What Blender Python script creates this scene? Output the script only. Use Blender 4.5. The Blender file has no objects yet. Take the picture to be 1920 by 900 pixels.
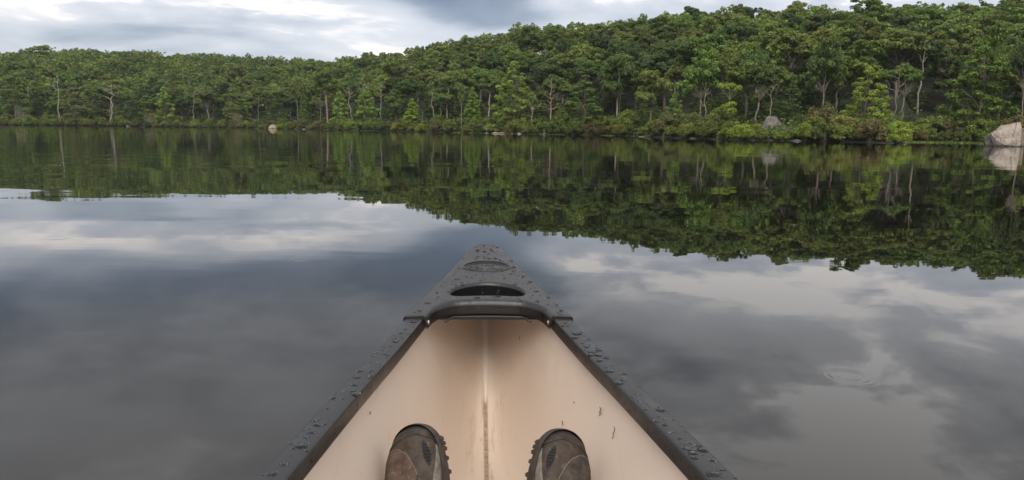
import bpy, bmesh, math, random
import numpy as np
from mathutils import Vector, Matrix, Euler, noise as mnoise

rng = np.random.default_rng(7)
random.seed(7)
scene = bpy.context.scene
COL = scene.collection
rad = math.radians

# ------------------------------------------------------------------ camera
FPX, PITCH, ROLL, CAM_H = 1400.0, rad(8.47), rad(0.806), 0.9
cam_data = bpy.data.cameras.new("camera")
cam_data.sensor_width = 36.0
cam_data.lens = FPX / 1920.0 * 36.0
cam_data.clip_start = 0.05
cam_data.clip_end = 9000.0
cam = bpy.data.objects.new("camera", cam_data)
COL.objects.link(cam)
CAM_R = Matrix.Rotation(math.pi / 2 - PITCH, 3, 'X') @ Matrix.Rotation(ROLL, 3, 'Z')
cam.matrix_world = Matrix.Translation((0, 0, CAM_H)) @ CAM_R.to_4x4()
scene.camera = cam
CAM_N = np.array(CAM_R)

# ------------------------------------------------------------------ node helper
class NT:
    def __init__(self, tree):
        self.t = tree
        self.t.nodes.clear()
    def n(self, typ, ins=None, **props):
        nd = self.t.nodes.new(typ)
        for k, v in props.items():
            setattr(nd, k, v)
        for k, v in (ins or {}).items():
            self.put(nd.inputs[k], v)
        return nd
    def put(self, sock, v):
        if isinstance(v, bpy.types.NodeSocket):
            self.t.links.new(v, sock)
        elif isinstance(v, bpy.types.Node):
            self.t.links.new(v.outputs[0], sock)
        else:
            if hasattr(sock.default_value, '__len__') and not hasattr(v, '__len__'):
                v = [v] * len(sock.default_value)
            if hasattr(sock.default_value, '__len__') and len(v) == 3 and len(sock.default_value) == 4:
                v = (*v, 1.0)
            sock.default_value = v
    def m(self, op, a, b=0.0, c=None):
        nd = self.t.nodes.new('ShaderNodeMath')
        nd.operation = op
        self.put(nd.inputs[0], a)
        self.put(nd.inputs[1], b)
        if c is not None:
            self.put(nd.inputs[2], c)
        return nd.outputs[0]
    def ss(self, x, lo, hi, a=0.0, b=1.0):
        nd = self.t.nodes.new('ShaderNodeMapRange')
        nd.interpolation_type = 'SMOOTHSTEP'
        for i, v in enumerate((x, lo, hi, a, b)):
            self.put(nd.inputs[i], v)
        return nd.outputs[0]
    def mix(self, f, a, b, mode='MIX'):
        nd = self.t.nodes.new('ShaderNodeMix')
        nd.data_type = 'RGBA'
        nd.blend_type = mode
        self.put(nd.inputs[0], f)
        self.put(nd.inputs[6], a)
        self.put(nd.inputs[7], b)
        return nd.outputs[2]
    def noise(self, vec, scale, detail=3.0, rough=0.5, dist=0.0):
        nd = self.n('ShaderNodeTexNoise', {'Scale': scale, 'Detail': detail, 'Roughness': rough, 'Distortion': dist})
        if vec is not None:
            self.put(nd.inputs['Vector'], vec)
        return nd.outputs[0]

# ------------------------------------------------------------------ world: overcast evening sky
SUN_EL, SUN_AZ = rad(38), rad(184)          # azimuth clockwise from +Y (the way the camera looks)
world = bpy.data.worlds.new("World")
scene.world = world
world.use_nodes = True
w = NT(world.node_tree)
tc = w.n('ShaderNodeTexCoord')
sep = w.n('ShaderNodeSeparateXYZ', {0: tc.outputs['Generated']})
X, Y, Z = sep.outputs
zc = w.m('ADD', w.m('MAXIMUM', Z, 0.0), 0.14)
pv = w.n('ShaderNodeCombineXYZ', {0: w.m('DIVIDE', X, zc), 1: w.m('DIVIDE', Y, zc), 2: 3.7})
n1 = w.noise(pv, 1.0, 4.0, 0.5, 0.4)
n2 = w.noise(pv, 4.2, 5.0, 0.55, 0.3)
lowc = w.m('POWER', 2.718, w.m('MULTIPLY', w.m('POWER', w.m('DIVIDE', w.m('ADD', X, 0.04), 0.13), 2.0), -1.0))
ze = w.m('ADD', w.m('ADD', Z, w.m('MULTIPLY', lowc, 0.042)), w.m('MULTIPLY', w.m('SUBTRACT', n1, 0.5), 0.14))
xe = w.m('ADD', X, w.m('MULTIPLY', w.m('SUBTRACT', n1, 0.5), 0.30))
bank = w.m('MULTIPLY', w.ss(ze, 0.150, 0.185), w.ss(xe, 0.16, -0.02))
bank = w.m('MULTIPLY', bank, w.ss(Z, 0.185, 0.26, 1.0, 0.10))
topgrey = w.ss(Z, 0.27, 0.45)
cov = w.m('ADD', 0.66, w.m('MULTIPLY', w.m('SUBTRACT', n1, 0.5), 1.7))
cov = w.m('ADD', cov, w.m('MULTIPLY', w.m('SUBTRACT', n2, 0.5), w.m('MULTIPLY', w.ss(Z, 0.13, 0.24, 0.35, 1.35), w.ss(X, -0.08, 0.12, 0.40, 1.0))))
cov = w.m('SUBTRACT', cov, w.m('MULTIPLY', bank, 0.62))
cov = w.m('SUBTRACT', cov, w.m('MULTIPLY', topgrey, -0.14))
def blob(cx, cz, sx, sz, amt):
    qx = w.m('DIVIDE', w.m('SUBTRACT', xe, cx), sx); qz = w.m('DIVIDE', w.m('SUBTRACT', w.m('ADD', Z, w.m('MULTIPLY', w.m('SUBTRACT', n2, 0.5), 0.08)), cz), sz)
    return w.m('MULTIPLY', w.m('POWER', 2.718, w.m('MULTIPLY', w.m('ADD', w.m('MULTIPLY', qx, qx), w.m('MULTIPLY', qz, qz)), -1.0)), amt)
cov = w.m('ADD', cov, blob(0.20, 0.290, 0.13, 0.045, -0.42))
cov = w.m('ADD', cov, blob(-0.30, 0.145, 0.22, 0.020, 0.30))
cov = w.m('ADD', cov, blob(0.30, 0.205, 0.22, 0.040, 0.42))
cov = w.m('ADD', cov, blob(0.385, 0.168, 0.035, 0.016, 0.38))
cov = w.m('ADD', cov, blob(0.42, 0.330, 0.10, 0.05, 0.25))
ramp = w.n('ShaderNodeValToRGB', {0: cov})
cr = ramp.color_ramp
cr.elements[0].position, cr.elements[0].color = 0.0, (0.22, 0.26, 0.34, 1)
cr.elements[1].position, cr.elements[1].color = 1.0, (1.32, 1.25, 1.20, 1)
for p_, c_ in ((0.3, (0.39, 0.43, 0.51, 1)), (0.55, (0.62, 0.65, 0.72, 1)), (0.8, (0.80, 0.81, 0.86, 1))):
    e_ = cr.elements.new(p_)
    e_.color = c_
sky = w.n('ShaderNodeTexSky', sky_type='NISHITA', sun_disc=False, sun_elevation=SUN_EL, sun_rotation=SUN_AZ)
warm = w.mix(w.ss(Z, 0.18, 0.30), (1, 1, 1, 1), (1.01, 1.0, 0.99, 1))
hsv = w.n('ShaderNodeHueSaturation', {'Saturation': w.ss(Z, 0.15, 0.27, 1.25, 0.35), 'Color': ramp.outputs[0]})
clouds = w.mix(1.0, w.mix(1.0, hsv.outputs[0], warm, 'MULTIPLY'), (7.6, 7.6, 7.6, 1), 'MULTIPLY')
skymix = w.mix(0.9, sky.outputs[0], clouds)
bg = w.n('ShaderNodeBackground', {0: skymix, 1: 0.1})
w.n('ShaderNodeOutputWorld', {0: bg})

# ------------------------------------------------------------------ sun and exposure
sl = bpy.data.lights.new("sun", 'SUN')
sl.energy = 1.5
sl.angle = rad(30)
sl.color = (1.0, 0.94, 0.85)
sun = bpy.data.objects.new("sun", sl)
COL.objects.link(sun)
sdir = Vector((math.sin(SUN_AZ) * math.cos(SUN_EL), math.cos(SUN_AZ) * math.cos(SUN_EL), math.sin(SUN_EL)))
sun.rotation_euler = sdir.to_track_quat('Z', 'Y').to_euler()
sun.location = (0, -20, 40)
vs = scene.view_settings
vs.view_transform, vs.look, vs.gamma, vs.exposure = 'Standard', 'None', 1.0, 0.50
vs.use_curve_mapping = False
scene.cycles.max_bounces = 8
scene.cycles.transparent_max_bounces = 8

# ------------------------------------------------------------------ picture <-> place (for surveying the shore)
def ray(px, py):
    v = np.array([(px - 960) / FPX, -(py - 450) / FPX, -1.0])
    return CAM_N @ v
def horizon(px):
    return 228.0 + 27.5 * px / 1920.0
def azim(px):
    r = ray(px, horizon(px))
    return math.atan2(r[0], r[1])
def at_range(px, py, d):
    r = ray(px, py)
    k = d / math.hypot(r[0], r[1])
    return np.array([0, 0, CAM_H]) + r * k
def project(p):
    v = CAM_N.T @ (np.asarray(p, float) - [0, 0, CAM_H])
    return 960 + FPX * v[0] / -v[2], 450 - FPX * v[1] / -v[2]

# shoreline and ridge along bearings
_sx = [0, 240, 460, 600, 710, 850, 950, 1050, 1180, 1240, 1400, 1560, 1685, 1700, 1830, 1850, 1930]
_sy = [234.6, 237.4, 240.5, 243.3, 246, 248.7, 250.8, 252.5, 255, 258.2, 263, 265.6, 269, 266.5, 268, 270, 271]
def _range_at(px, py):
    r = ray(px, py)
    return CAM_H / -r[2] * math.hypot(r[0], r[1])
_sd = [175] + [_range_at(x, y) for x, y in zip(_sx, _sy)] + [80]
_sx = [-500] + _sx + [2400]
_rx = [-500, 0, 480, 620, 800, 1000, 1300, 1600, 1920, 2400]
_rd = [370, 385, 385, 345, 285, 240, 212, 205, 205, 205]
_tx = [-500, 0, 80, 160, 300, 440, 540, 620, 700, 760, 800, 830, 930, 1000, 1100, 1260, 1400, 1500, 1560, 1680, 1760, 1830, 1920, 2400]
_ty = [130, 100, 92, 90, 97, 103, 108, 113, 103, 95, 85, 77, 60, 48, 42, 30, 30, 25, 21, 16, 16, 6, 0, -20]
S_AZ = np.array([azim(x) for x in _sx]); S_D = np.array(_sd, float)
R_AZ = np.array([azim(x) for x in _rx]); R_D = np.array(_rd, float)
T_AZ = np.array([azim(x) for x in _tx])
def _tz(px, py):
    d = np.interp(azim(px), R_AZ, R_D)
    return at_range(px, py, d)[2]
T_Z = np.array([_tz(x, y) for x, y in zip(_tx, _ty)])
CANOPY = 9.3
def shore_d(a): return np.interp(a, S_AZ, S_D)
def ridge_d(a): return np.interp(a, R_AZ, R_D)
def ground(x, y):
    x = np.asarray(x, float); y = np.asarray(y, float)
    a = np.arctan2(x, y); d = np.hypot(x, y)
    ds, dr = shore_d(a), ridge_d(a)
    hr = np.interp(a, T_AZ, T_Z) - CANOPY
    s = (d - ds) / (dr - ds)
    sc = np.clip(s, 0, 1)
    up = hr * (0.25 * sc + 0.75 * (1 - np.cos(np.pi * sc)) / 2) - 1.2 * np.clip(s - 1, 0, 9) * hr * 0.25
    up = np.maximum(up, -1.0)
    bank = 0.10 * np.clip((d - ds) / 1.0, 0, 1) + 0.2 * np.clip((d - ds - 1) / 3, 0, 1)
    under = np.clip((d - ds) * 0.18, -1.6, 0)
    bumps = 0.25 * np.sin(x * 0.31 + 1) * np.sin(y * 0.27) * np.clip((d - ds) / 12, 0, 1)
    return np.where(d < ds, under, bank + up + bumps)

# ------------------------------------------------------------------ building helpers
def tag(o, label=None, cat=None, group=None, kind=None):
    if label: o['label'] = label
    if cat: o['category'] = cat
    if group: o['group'] = group
    if kind: o['kind'] = kind
    return o
def link(name, me, parent=None, mat=None):
    o = bpy.data.objects.new(name, me)
    COL.objects.link(o)
    if parent is not None: o.parent = parent
    if mat is not None and me is not None and not me.materials: me.materials.append(mat)
    return o
def empty(name, loc=(0, 0, 0), rz=0.0):
    o = bpy.data.objects.new(name, None)
    o.empty_display_size = 0.2
    COL.objects.link(o)
    o.location = loc
    o.rotation_euler = (0, 0, rz)
    return o
def quads_mesh(name, V, mat=None, smooth=False):
    """V: (n,4,3) array of separate quads"""
    V = np.asarray(V, np.float32)
    n = len(V)
    me = bpy.data.meshes.new(name)
    me.vertices.add(n * 4)
    me.vertices.foreach_set('co', V.reshape(-1))
    me.loops.add(n * 4)
    me.loops.foreach_set('vertex_index', np.arange(n * 4, dtype=np.int32))
    me.polygons.add(n)
    me.polygons.foreach_set('loop_start', np.arange(0, n * 4, 4, dtype=np.int32))
    me.update()
    if mat: me.materials.append(mat)
    return me
class MB:
    def __init__(self): self.v, self.f = [], []
    def add(self, V, Fc):
        o = len(self.v)
        self.v += [tuple(p) for p in V]
        self.f += [tuple(i + o for i in f) for f in Fc]
    def tube(self, pts, rs, sides=6, cap=True, squash=None):
        pts = [Vector(p) for p in pts]
        V, Fc = [], []
        up = Vector((0.123, 0.2, 0.97)).normalized()
        prev = None
        for i, p in enumerate(pts):
            t = (pts[min(i + 1, len(pts) - 1)] - pts[max(i - 1, 0)]).normalized()
            a = prev if prev is not None else (up if abs(t.dot(up)) < 0.9 else Vector((1, 0, 0)))
            u = (a - t * a.dot(t)).normalized()
            prev = u
            b = t.cross(u)
            for k in range(sides):
                an = 2 * math.pi * k / sides
                V.append(p + (u * math.cos(an) + b * math.sin(an)) * rs[i])
        for i in range(len(pts) - 1):
            for k in range(sides):
                k2 = (k + 1) % sides
                Fc.append((i * sides + k, i * sides + k2, (i + 1) * sides + k2, (i + 1) * sides + k))
        if cap:
            Fc.append(tuple(range(sides))[::-1])
            Fc.append(tuple(range((len(pts) - 1) * sides, len(pts) * sides)))
        self.add(V, Fc)
    def grid(self, P, close_u=False, close_v=False):
        """P: (nu,nv,3)"""
        P = np.asarray(P)
        nu, nv = P.shape[:2]
        Fc = []
        for i in range(nu if close_u else nu - 1):
            for j in range(nv if close_v else nv - 1):
                i2, j2 = (i + 1) % nu, (j + 1) % nv
                Fc.append((i * nv + j, i2 * nv + j, i2 * nv + j2, i * nv + j2))
        self.add(P.reshape(-1, 3), Fc)
    def mesh(self, name, mat=None, smooth=False, merge=None):
        me = bpy.data.meshes.new(name)
        me.from_pydata(self.v, [], self.f)
        if merge:
            bm = bmesh.new(); bm.from_mesh(me)
            bmesh.ops.remove_doubles(bm, verts=bm.verts, dist=merge)
            bmesh.ops.recalc_face_normals(bm, faces=bm.faces)
            bm.to_mesh(me); bm.free()
        if smooth:
            me.polygons.foreach_set('use_smooth', [True] * len(me.polygons))
        me.update()
        if mat: me.materials.append(mat)
        return me
    def build(self, name, mat=None, parent=None, smooth=False, merge=None):
        return link(name, self.mesh(name, mat, smooth, merge), parent)

def material(name):
    m = bpy.data.materials.new(name)
    m.use_nodes = True
    return m, NT(m.node_tree)
def out(nt, shader): nt.n('ShaderNodeOutputMaterial', {0: shader})

# ------------------------------------------------------------------ materials
def leaf_mat(name, attr=None):
    m, t = material(name)
    if attr:
        base = t.n('ShaderNodeAttribute', attribute_name=attr).outputs['Color']
    else:
        base = t.n('ShaderNodeObjectInfo').outputs['Color']
    isl = t.n('ShaderNodeNewGeometry').outputs['Random Per Island']
    pos = t.n('ShaderNodeNewGeometry').outputs['Position']
    br = t.noise(pos, 0.9, 2.0)
    val = t.m('MULTIPLY', t.ss(isl, 0, 1, 0.62, 1.40), t.ss(br, 0.3, 0.7, 0.78, 1.22))
    hs = t.n('ShaderNodeHueSaturation', {'Hue': t.ss(t.m('FRACT', t.m('MULTIPLY', isl, 7.31)), 0, 1, 0.488, 0.520), 'Saturation': 1.0, 'Value': val, 'Color': base})
    p = t.n('ShaderNodeBsdfPrincipled', {'Base Color': hs.outputs[0], 'Roughness': 0.55, 'Specular IOR Level': 0.3})
    tr = t.n('ShaderNodeBsdfTranslucent', {0: t.mix(1.0, hs.outputs[0], (1.25, 1.35, 0.6, 1), 'MULTIPLY')})
    ms = t.n('ShaderNodeMixShader', {0: 0.38, 1: p, 2: tr})
    out(t, ms)
    return m
M_LEAF = leaf_mat('leaf')
M_LEAF_MASS = leaf_mat('leaf_mass', 'tint')

def bark_mat(name, c1, c2, sc=3.0):
    m, t = material(name)
    tcn = t.n('ShaderNodeTexCoord').outputs['Object']
    mp = t.n('ShaderNodeMapping', {0: tcn, 3: (4, 4, 0.8)})
    f = t.noise(mp, sc, 5.0, 0.65)
    c = t.mix(t.ss(f, 0.35, 0.65), c1, c2)
    bp = t.n('ShaderNodeBump', {'Strength': 0.6, 'Distance': 0.03, 'Height': f})
    p = t.n('ShaderNodeBsdfPrincipled', {'Base Color': c, 'Roughness': 0.85, 'Normal': bp})
    out(t, p)
    return m
M_BARK = bark_mat('bark_grey', (0.10, 0.085, 0.07), (0.24, 0.205, 0.165))
M_PALE = bark_mat('bark_pale', (0.22, 0.19, 0.15), (0.43, 0.38, 0.30))
M_BROWN = bark_mat('bark_reddish', (0.20, 0.14, 0.11), (0.40, 0.30, 0.24))

m, t = material('forest_floor')
pos = t.n('ShaderNodeNewGeometry').outputs['Position']
f1 = t.noise(pos, 0.8, 6.0, 0.65)
f2 = t.noise(pos, 0.12, 3.0)
c = t.mix(t.ss(f1, 0.35, 0.68), (0.016, 0.017, 0.010), (0.05, 0.042, 0.025))
c = t.mix(t.ss(f2, 0.45, 0.65), c, (0.02, 0.034, 0.012))
out(t, t.n('ShaderNodeBsdfPrincipled', {'Base Color': c, 'Roughness': 0.95, 'Normal': t.n('ShaderNodeBump', {'Strength': 0.8, 'Distance': 0.2, 'Height': f1})}))
M_GROUND = m

m, t = material('lake_water')
pos = t.n('ShaderNodeNewGeometry').outputs['Position']
sp = t.n('ShaderNodeSeparateXYZ', {0: pos})
px_, py_ = sp.outputs[0], sp.outputs[1]
def wav(sx, sy, sc, det, amp, seed):
    mp = t.n('ShaderNodeMapping', {0: pos, 1: (seed, seed * 1.7, 0), 3: (sx, sy, 1)})
    mp.inputs[2].default_value = (0, 0, rad(-11))
    return t.m('MULTIPLY', t.m('SUBTRACT', t.noise(mp, sc, det, 0.5, 0.2), 0.5), amp)
ruffle = t.m('MULTIPLY', t.ss(px_, 8.0, -45.0, 0.42, 1.6), t.ss(t.noise(pos, 0.05, 2.0), 0.35, 0.6, 0.5, 1.15))
calm_near = t.ss(py_, 5.0, 30.0, 0.35, 1.0)
h = t.m('ADD', wav(0.30, 1.0, 1.5, 2.0, 0.0062, 3.1), wav(0.25, 1.0, 4.0, 2.0, 0.0020, 9.4))
h = t.m('MULTIPLY', t.m('MULTIPLY', h, ruffle), calm_near)
h = t.m('ADD', h, t.m('MULTIPLY', wav(0.42, 1.0, 0.36, 1.0, 0.0062, 5.0), t.ss(px_, 3.0, -9.0, 1.0, 3.6)))
def ring(cx, cy, r0, lam, amp):
    dx, dy = t.m('SUBTRACT', px_, cx), t.m('SUBTRACT', py_, cy)
    r = t.m('SQRT', t.m('ADD', t.m('MULTIPLY', dx, dx), t.m('MULTIPLY', dy, dy)))
    q = t.m('DIVIDE', t.m('SUBTRACT', r, r0), r0 * 0.45)
    env = t.m('POWER', 2.718, t.m('MULTIPLY', t.m('MULTIPLY', q, q), -1.0))
    return t.m('MULTIPLY', t.m('MULTIPLY', t.m('SINE', t.m('MULTIPLY', r, 6.283 / lam)), env), amp)
def on_water(px, py):
    r = ray(px, py)
    return r * (CAM_H / -r[2])
for (qx, qy, r0, lam, am) in ((1592, 706, 0.07, 0.028, 0.00004), (110, 446, 0.09, 0.05, 0.00008), (1525, 505, 0.25, 0.07, 0.00002), (560, 486, 0.06, 0.04, 0.00006)):
    q = on_water(qx, qy)
    h = t.m('ADD', h, ring(float(q[0]), float(q[1]), r0, lam, am))
bp = t.n('ShaderNodeBump', {'Strength': 1.0, 'Distance': 1.0, 'Height': h})
out(t, t.n('ShaderNodeBsdfPrincipled', {'Base Color': (0.0065, 0.006, 0.0046, 1), 'Roughness': 0.010, 'IOR': 1.39, 'Normal': bp}))
M_WATER = m

def rock_mat(name, c1, c2, c3, wet=True):
    m, t = material(name)
    tcn = t.n('ShaderNodeTexCoord').outputs['Object']
    f = t.noise(tcn, 1.6, 7.0, 0.62)
    g = t.noise(tcn, 9.0, 5.0, 0.6)
    c = t.mix(t.ss(f, 0.34, 0.62), c1, c2)
    c = t.mix(t.ss(g, 0.57, 0.72), c, c3)
    vo = t.n('ShaderNodeTexVoronoi', {'Vector': t.n('ShaderNodeMix', {0: 0.16, 4: tcn, 5: t.n('ShaderNodeTexNoise', {'Vector': tcn, 'Scale': 2.5}).outputs[1]}, data_type='VECTOR').outputs[1], 'Scale': 0.62}, feature='DISTANCE_TO_EDGE')
    crack = t.ss(vo.outputs[0], 0.0, 0.022, 1.0, 0.0)
    c = t.mix(t.m('MULTIPLY', crack, 0.6), c, c3)
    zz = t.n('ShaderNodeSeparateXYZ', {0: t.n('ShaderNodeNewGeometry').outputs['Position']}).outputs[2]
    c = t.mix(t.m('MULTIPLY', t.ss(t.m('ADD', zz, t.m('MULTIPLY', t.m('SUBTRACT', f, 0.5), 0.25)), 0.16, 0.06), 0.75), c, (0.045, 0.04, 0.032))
    hh = t.m('SUBTRACT', t.m('ADD', f, t.m('MULTIPLY', g, 0.4)), t.m('MULTIPLY', crack, 0.35))
    out(t, t.n('ShaderNodeBsdfPrincipled', {'Base Color': c, 'Roughness': 0.85, 'Normal': t.n('ShaderNodeBump', {'Strength': 0.9, 'Distance': 0.12, 'Height': hh})}))
    return m
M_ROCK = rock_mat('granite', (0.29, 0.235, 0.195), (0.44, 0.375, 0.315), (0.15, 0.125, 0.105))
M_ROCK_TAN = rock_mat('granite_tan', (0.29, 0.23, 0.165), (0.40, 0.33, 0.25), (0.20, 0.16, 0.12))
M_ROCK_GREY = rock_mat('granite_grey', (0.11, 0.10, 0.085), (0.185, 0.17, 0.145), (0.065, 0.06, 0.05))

def plastic(name, c=(0.022, 0.021, 0.022), rough=0.42, dusty=0.5):
    m, t = material(name)
    tcn = t.n('ShaderNodeTexCoord').outputs['Object']
    f = t.noise(tcn, 9.0, 6.0, 0.65)
    g = t.noise(tcn, 420.0, 3.0, 0.6)
    s = t.noise(tcn, 55.0, 4.0, 0.7)
    du = t.m('MULTIPLY', t.ss(f, 0.48, 0.72), dusty)
    col = t.mix(du, c, (0.085, 0.08, 0.078))
    col = t.mix(t.m('MULTIPLY', t.ss(s, 0.66, 0.74), dusty), col, (0.20, 0.19, 0.175))
    ro = t.ss(f, 0.3, 0.7, rough - 0.07, rough + 0.1)
    hh = t.m('ADD', t.m('MULTIPLY', g, 0.6), t.m('MULTIPLY', s, 0.4))
    out(t, t.n('ShaderNodeBsdfPrincipled', {'Base Color': col, 'Roughness': ro, 'Normal': t.n('ShaderNodeBump', {'Strength': 0.22, 'Distance': 0.002, 'Height': hh})}))
    return m
M_BLACK = plastic('black_vinyl', (0.015, 0.014, 0.0155), 0.38, 0.22)
M_DECK = plastic('black_deck_plastic', (0.025, 0.0235, 0.0245), 0.37, 0.50)

m, t = material('rain_water')
pd = t.n('ShaderNodeBsdfPrincipled', {'Base Color': (0.014, 0.014, 0.015, 1), 'Roughness': 0.04, 'IOR': 1.33})
gl = t.n('ShaderNodeBsdfPrincipled', {'Base Color': (0.95, 0.97, 1.0, 1), 'Roughness': 0.02, 'IOR': 1.33, 'Transmission Weight': 1.0})
out(t, t.n('ShaderNodeMixShader', {0: 0.8, 1: pd, 2: gl}))
M_DROP = m
m, t = material('screw_metal')
out(t, t.n('ShaderNodeBsdfPrincipled', {'Base Color': (0.55, 0.42, 0.34, 1), 'Metallic': 1.0, 'Roughness': 0.35}))
M_SCREW = m
m, t = material('screw_steel')
out(t, t.n('ShaderNodeBsdfPrincipled', {'Base Color': (0.75, 0.74, 0.72, 1), 'Metallic': 1.0, 'Roughness': 0.3}))
M_STEEL = m

# ------------------------------------------------------------------ water and terrain
mb = MB()
mb.grid(np.array([[(x, y, 0.0) for y in (-900, 0, 60, 4200)] for x in (-2600, -60, 60, 2600)]))
tag(mb.build('lake_water', M_WATER), 'calm dark lake water mirroring the wooded hills and clouds', None, None, 'structure')

NA, NR = 300, 90
As = np.linspace(rad(-66), rad(66), NA)
rows = []
for a in As:
    ds, dr = shore_d(a), ridge_d(a)
    ts = np.concatenate([np.array([-9, -4, -1.5, -0.4, 0.0, 0.5, 1.2, 2.0]), np.linspace(4, (dr - ds) * 1.5, NR - 12), [(dr - ds) * 2.0, (dr - ds) * 3, (dr - ds) * 5, (dr - ds) * 9]])
    jag = 0.6 * math.sin(a * 90) + 0.4 * math.sin(a * 217 + 1)
    d = ds + ts + jag * np.exp(-((ts - 0.5) / 3) ** 2)
    x, y = d * math.sin(a), d * math.cos(a)
    rows.append(np.stack([x, y, ground(x, y)], -1))
mb = MB()
mb.grid(np.array(rows))
tag(mb.build('hills', M_GROUND, None, True), 'wooded hills rising from the far shore of the lake', None, None, 'structure')

# ------------------------------------------------------------------ foliage
def leaf_quads(C, N, L, W, rg):
    """C centres (n,3), N normals (n,3) -> rhombic leaf sprays, bent along the midrib"""
    n = len(C)
    r = rg.normal(size=(n, 3))
    T = r - N * np.sum(r * N, 1, keepdims=True)
    T /= np.linalg.norm(T, axis=1, keepdims=True) + 1e-9
    B = np.cross(N, T)
    L = L * rg.uniform(0.7, 1.35, (n, 1)); W = W * rg.uniform(0.7, 1.3, (n, 1))
    bend = N * L * 0.12
    return np.stack([C - T * L - bend, C + B * W + bend * 0.4, C + T * L * 1.1 - bend, C - B * W + bend * 0.4], 1)

def clump_leaves(centres, radii, per, L, W, rg, flat=0.6, updir=0.35):
    out_ = []
    for c, r in zip(centres, radii):
        n = max(6, int(per * r * r))
        u = rg.normal(size=(n, 3))
        u[:, 2] += updir
        u /= np.linalg.norm(u, axis=1, keepdims=True)
        rr = r * (1 - 0.5 * rg.random((n, 1)) ** 2.2)
        P = np.asarray(c) + u * rr * np.array([1, 1, flat])
        P += rg.normal(size=(n, 3)) * r * 0.07
        N = u * 0.8 + rg.normal(size=(n, 3)) * 0.36 + np.array([0, 0, 0.45])
        N /= np.linalg.norm(N, axis=1, keepdims=True)
        out_.append(leaf_quads(P, N, L, W, rg))
    return np.concatenate(out_)

def limb(mb, a, b, r0, r1, rg, n=5, wob=0.06, sag=0.0, sides=5):
    a, b = np.asarray(a, float), np.asarray(b, float)
    ln = np.linalg.norm(b - a)
    pts = []
    for i in range(n + 1):
        s = i / n
        p = a + (b - a) * s + rg.normal(size=3) * ln * wob * math.sin(math.pi * s)
        p[2] += sag * ln * math.sin(math.pi * s)
        pts.append(p)
    mb.tube(pts, [r0 + (r1 - r0) * (i / n) for i in range(n + 1)], sides)
    return pts

def oak(seed, lean=0.0, spread=1.0, bare=0.42, nclump=20, leafL=0.175, per=330):
    """10 m tree, bare trunk below, domed tiers of foliage above"""
    rg = np.random.default_rng(seed)
    H = 10.0
    cs, rs = [], []
    lobes = []
    nl = 6
    for q in range(nl):
        an = 2 * math.pi * q / nl + rg.uniform(-.5, .5); ro = (0.4 if q == 0 else rg.uniform(1.0, 2.3)) * spread
        zl = H * (bare + (0.90 - bare) * rg.uniform(.15, 1.0) * (1 - .12 * ro)) if q else H * .80
        lobes.append((np.array([lean * 3 + ro * math.cos(an), ro * math.sin(an), zl]), rg.uniform(1.15, 1.9) * spread))
    c0 = np.array([lean * 3, 0, H * (bare + 1) / 2])
    R = np.array([3.3 * spread, 3.3 * spread, H * (1 - bare) / 2])
    k = 0
    while len(cs) < nclump and k < 3000:
        k += 1
        lb = lobes[int(rg.integers(0, len(lobes)))]
        u = rg.normal(size=3); u[2] = u[2] * 0.8 + 0.45
        u /= np.linalg.norm(u)
        p = lb[0] + u * np.array([1, 1, .72]) * lb[1] * rg.uniform(0.45, 1.0)
        r = rg.uniform(0.45, 0.90)
        if all(np.linalg.norm((p - q) * [1, 1, 1.5]) > 0.60 * (r + s_) for q, s_ in zip(cs, rs)):
            cs.append(p); rs.append(r)
    Q = clump_leaves(cs, rs, per * 1.05, leafL, leafL * 0.55, rg, 0.58)
    mb = MB()
    fork = np.array([lean * 1.4 + rg.normal() * 0.15, rg.normal() * 0.15, H * (bare + 0.02)])
    limb(mb, (0, 0, -0.4), fork, 0.19, 0.13, rg, 6, 0.02, 0, 7)
    top = np.array([lean * 2.6, 0, H * 0.80])
    mid = limb(mb, fork, top, 0.125, 0.04, rg, 5, 0.05, 0, 6)
    order = sorted(range(len(cs)), key=lambda i: cs[i][2])
    for i in order[:14]:
        b = fork if cs[i][2] < H * 0.72 else mid[2]
        limb(mb, b, cs[i] - [0, 0, 0.15], 0.075, 0.02, rg, 4, 0.07, 0.06, 5)
    return mb, Q

def bushy(seed, width=2.3, leafL=0.155, nclump=34, point=0.5, per=330, layered=0.5):
    """10 m young tree, leafy nearly to the ground"""
    rg = np.random.default_rng(seed)
    H = 10.0
    cs, rs = [], []
    k = 0
    while len(cs) < nclump * 1.7 and k < 6000:
        k += 1
        s = rg.uniform(0.10, 0.97)
        prof = (math.sin(math.pi * min(1, (s * 0.8 + 0.22))) ** 0.7) * (1 - point * s ** 1.6)
        a = rg.uniform(0, 2 * math.pi)
        q = width * prof * rg.uniform(0.45, 0.95)
        p = np.array([q * math.cos(a), q * math.sin(a), H * s])
        r = rg.uniform(0.36, 0.82) * (0.65 + 0.35 * prof)
        if all(np.linalg.norm((p - o) * [1, 1, 1.5]) > 0.62 * (r + s_) for o, s_ in zip(cs, rs)):
            cs.append(p); rs.append(r)
    Q = clump_leaves(cs, rs, per, leafL, leafL * 0.55, rg, layered)
    mb = MB()
    tp = limb(mb, (0, 0, -0.4), (rg.normal() * 0.2, rg.normal() * 0.2, H * 0.93), 0.15, 0.02, rg, 8, 0.015, 0, 6)
    for c in cs[::2]:
        zi = min(7, max(1, int(c[2] / H * 8) - 1))
        limb(mb, tp[zi], c, 0.045, 0.012, rg, 3, 0.05, 0.03, 4)
    return mb, Q

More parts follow.
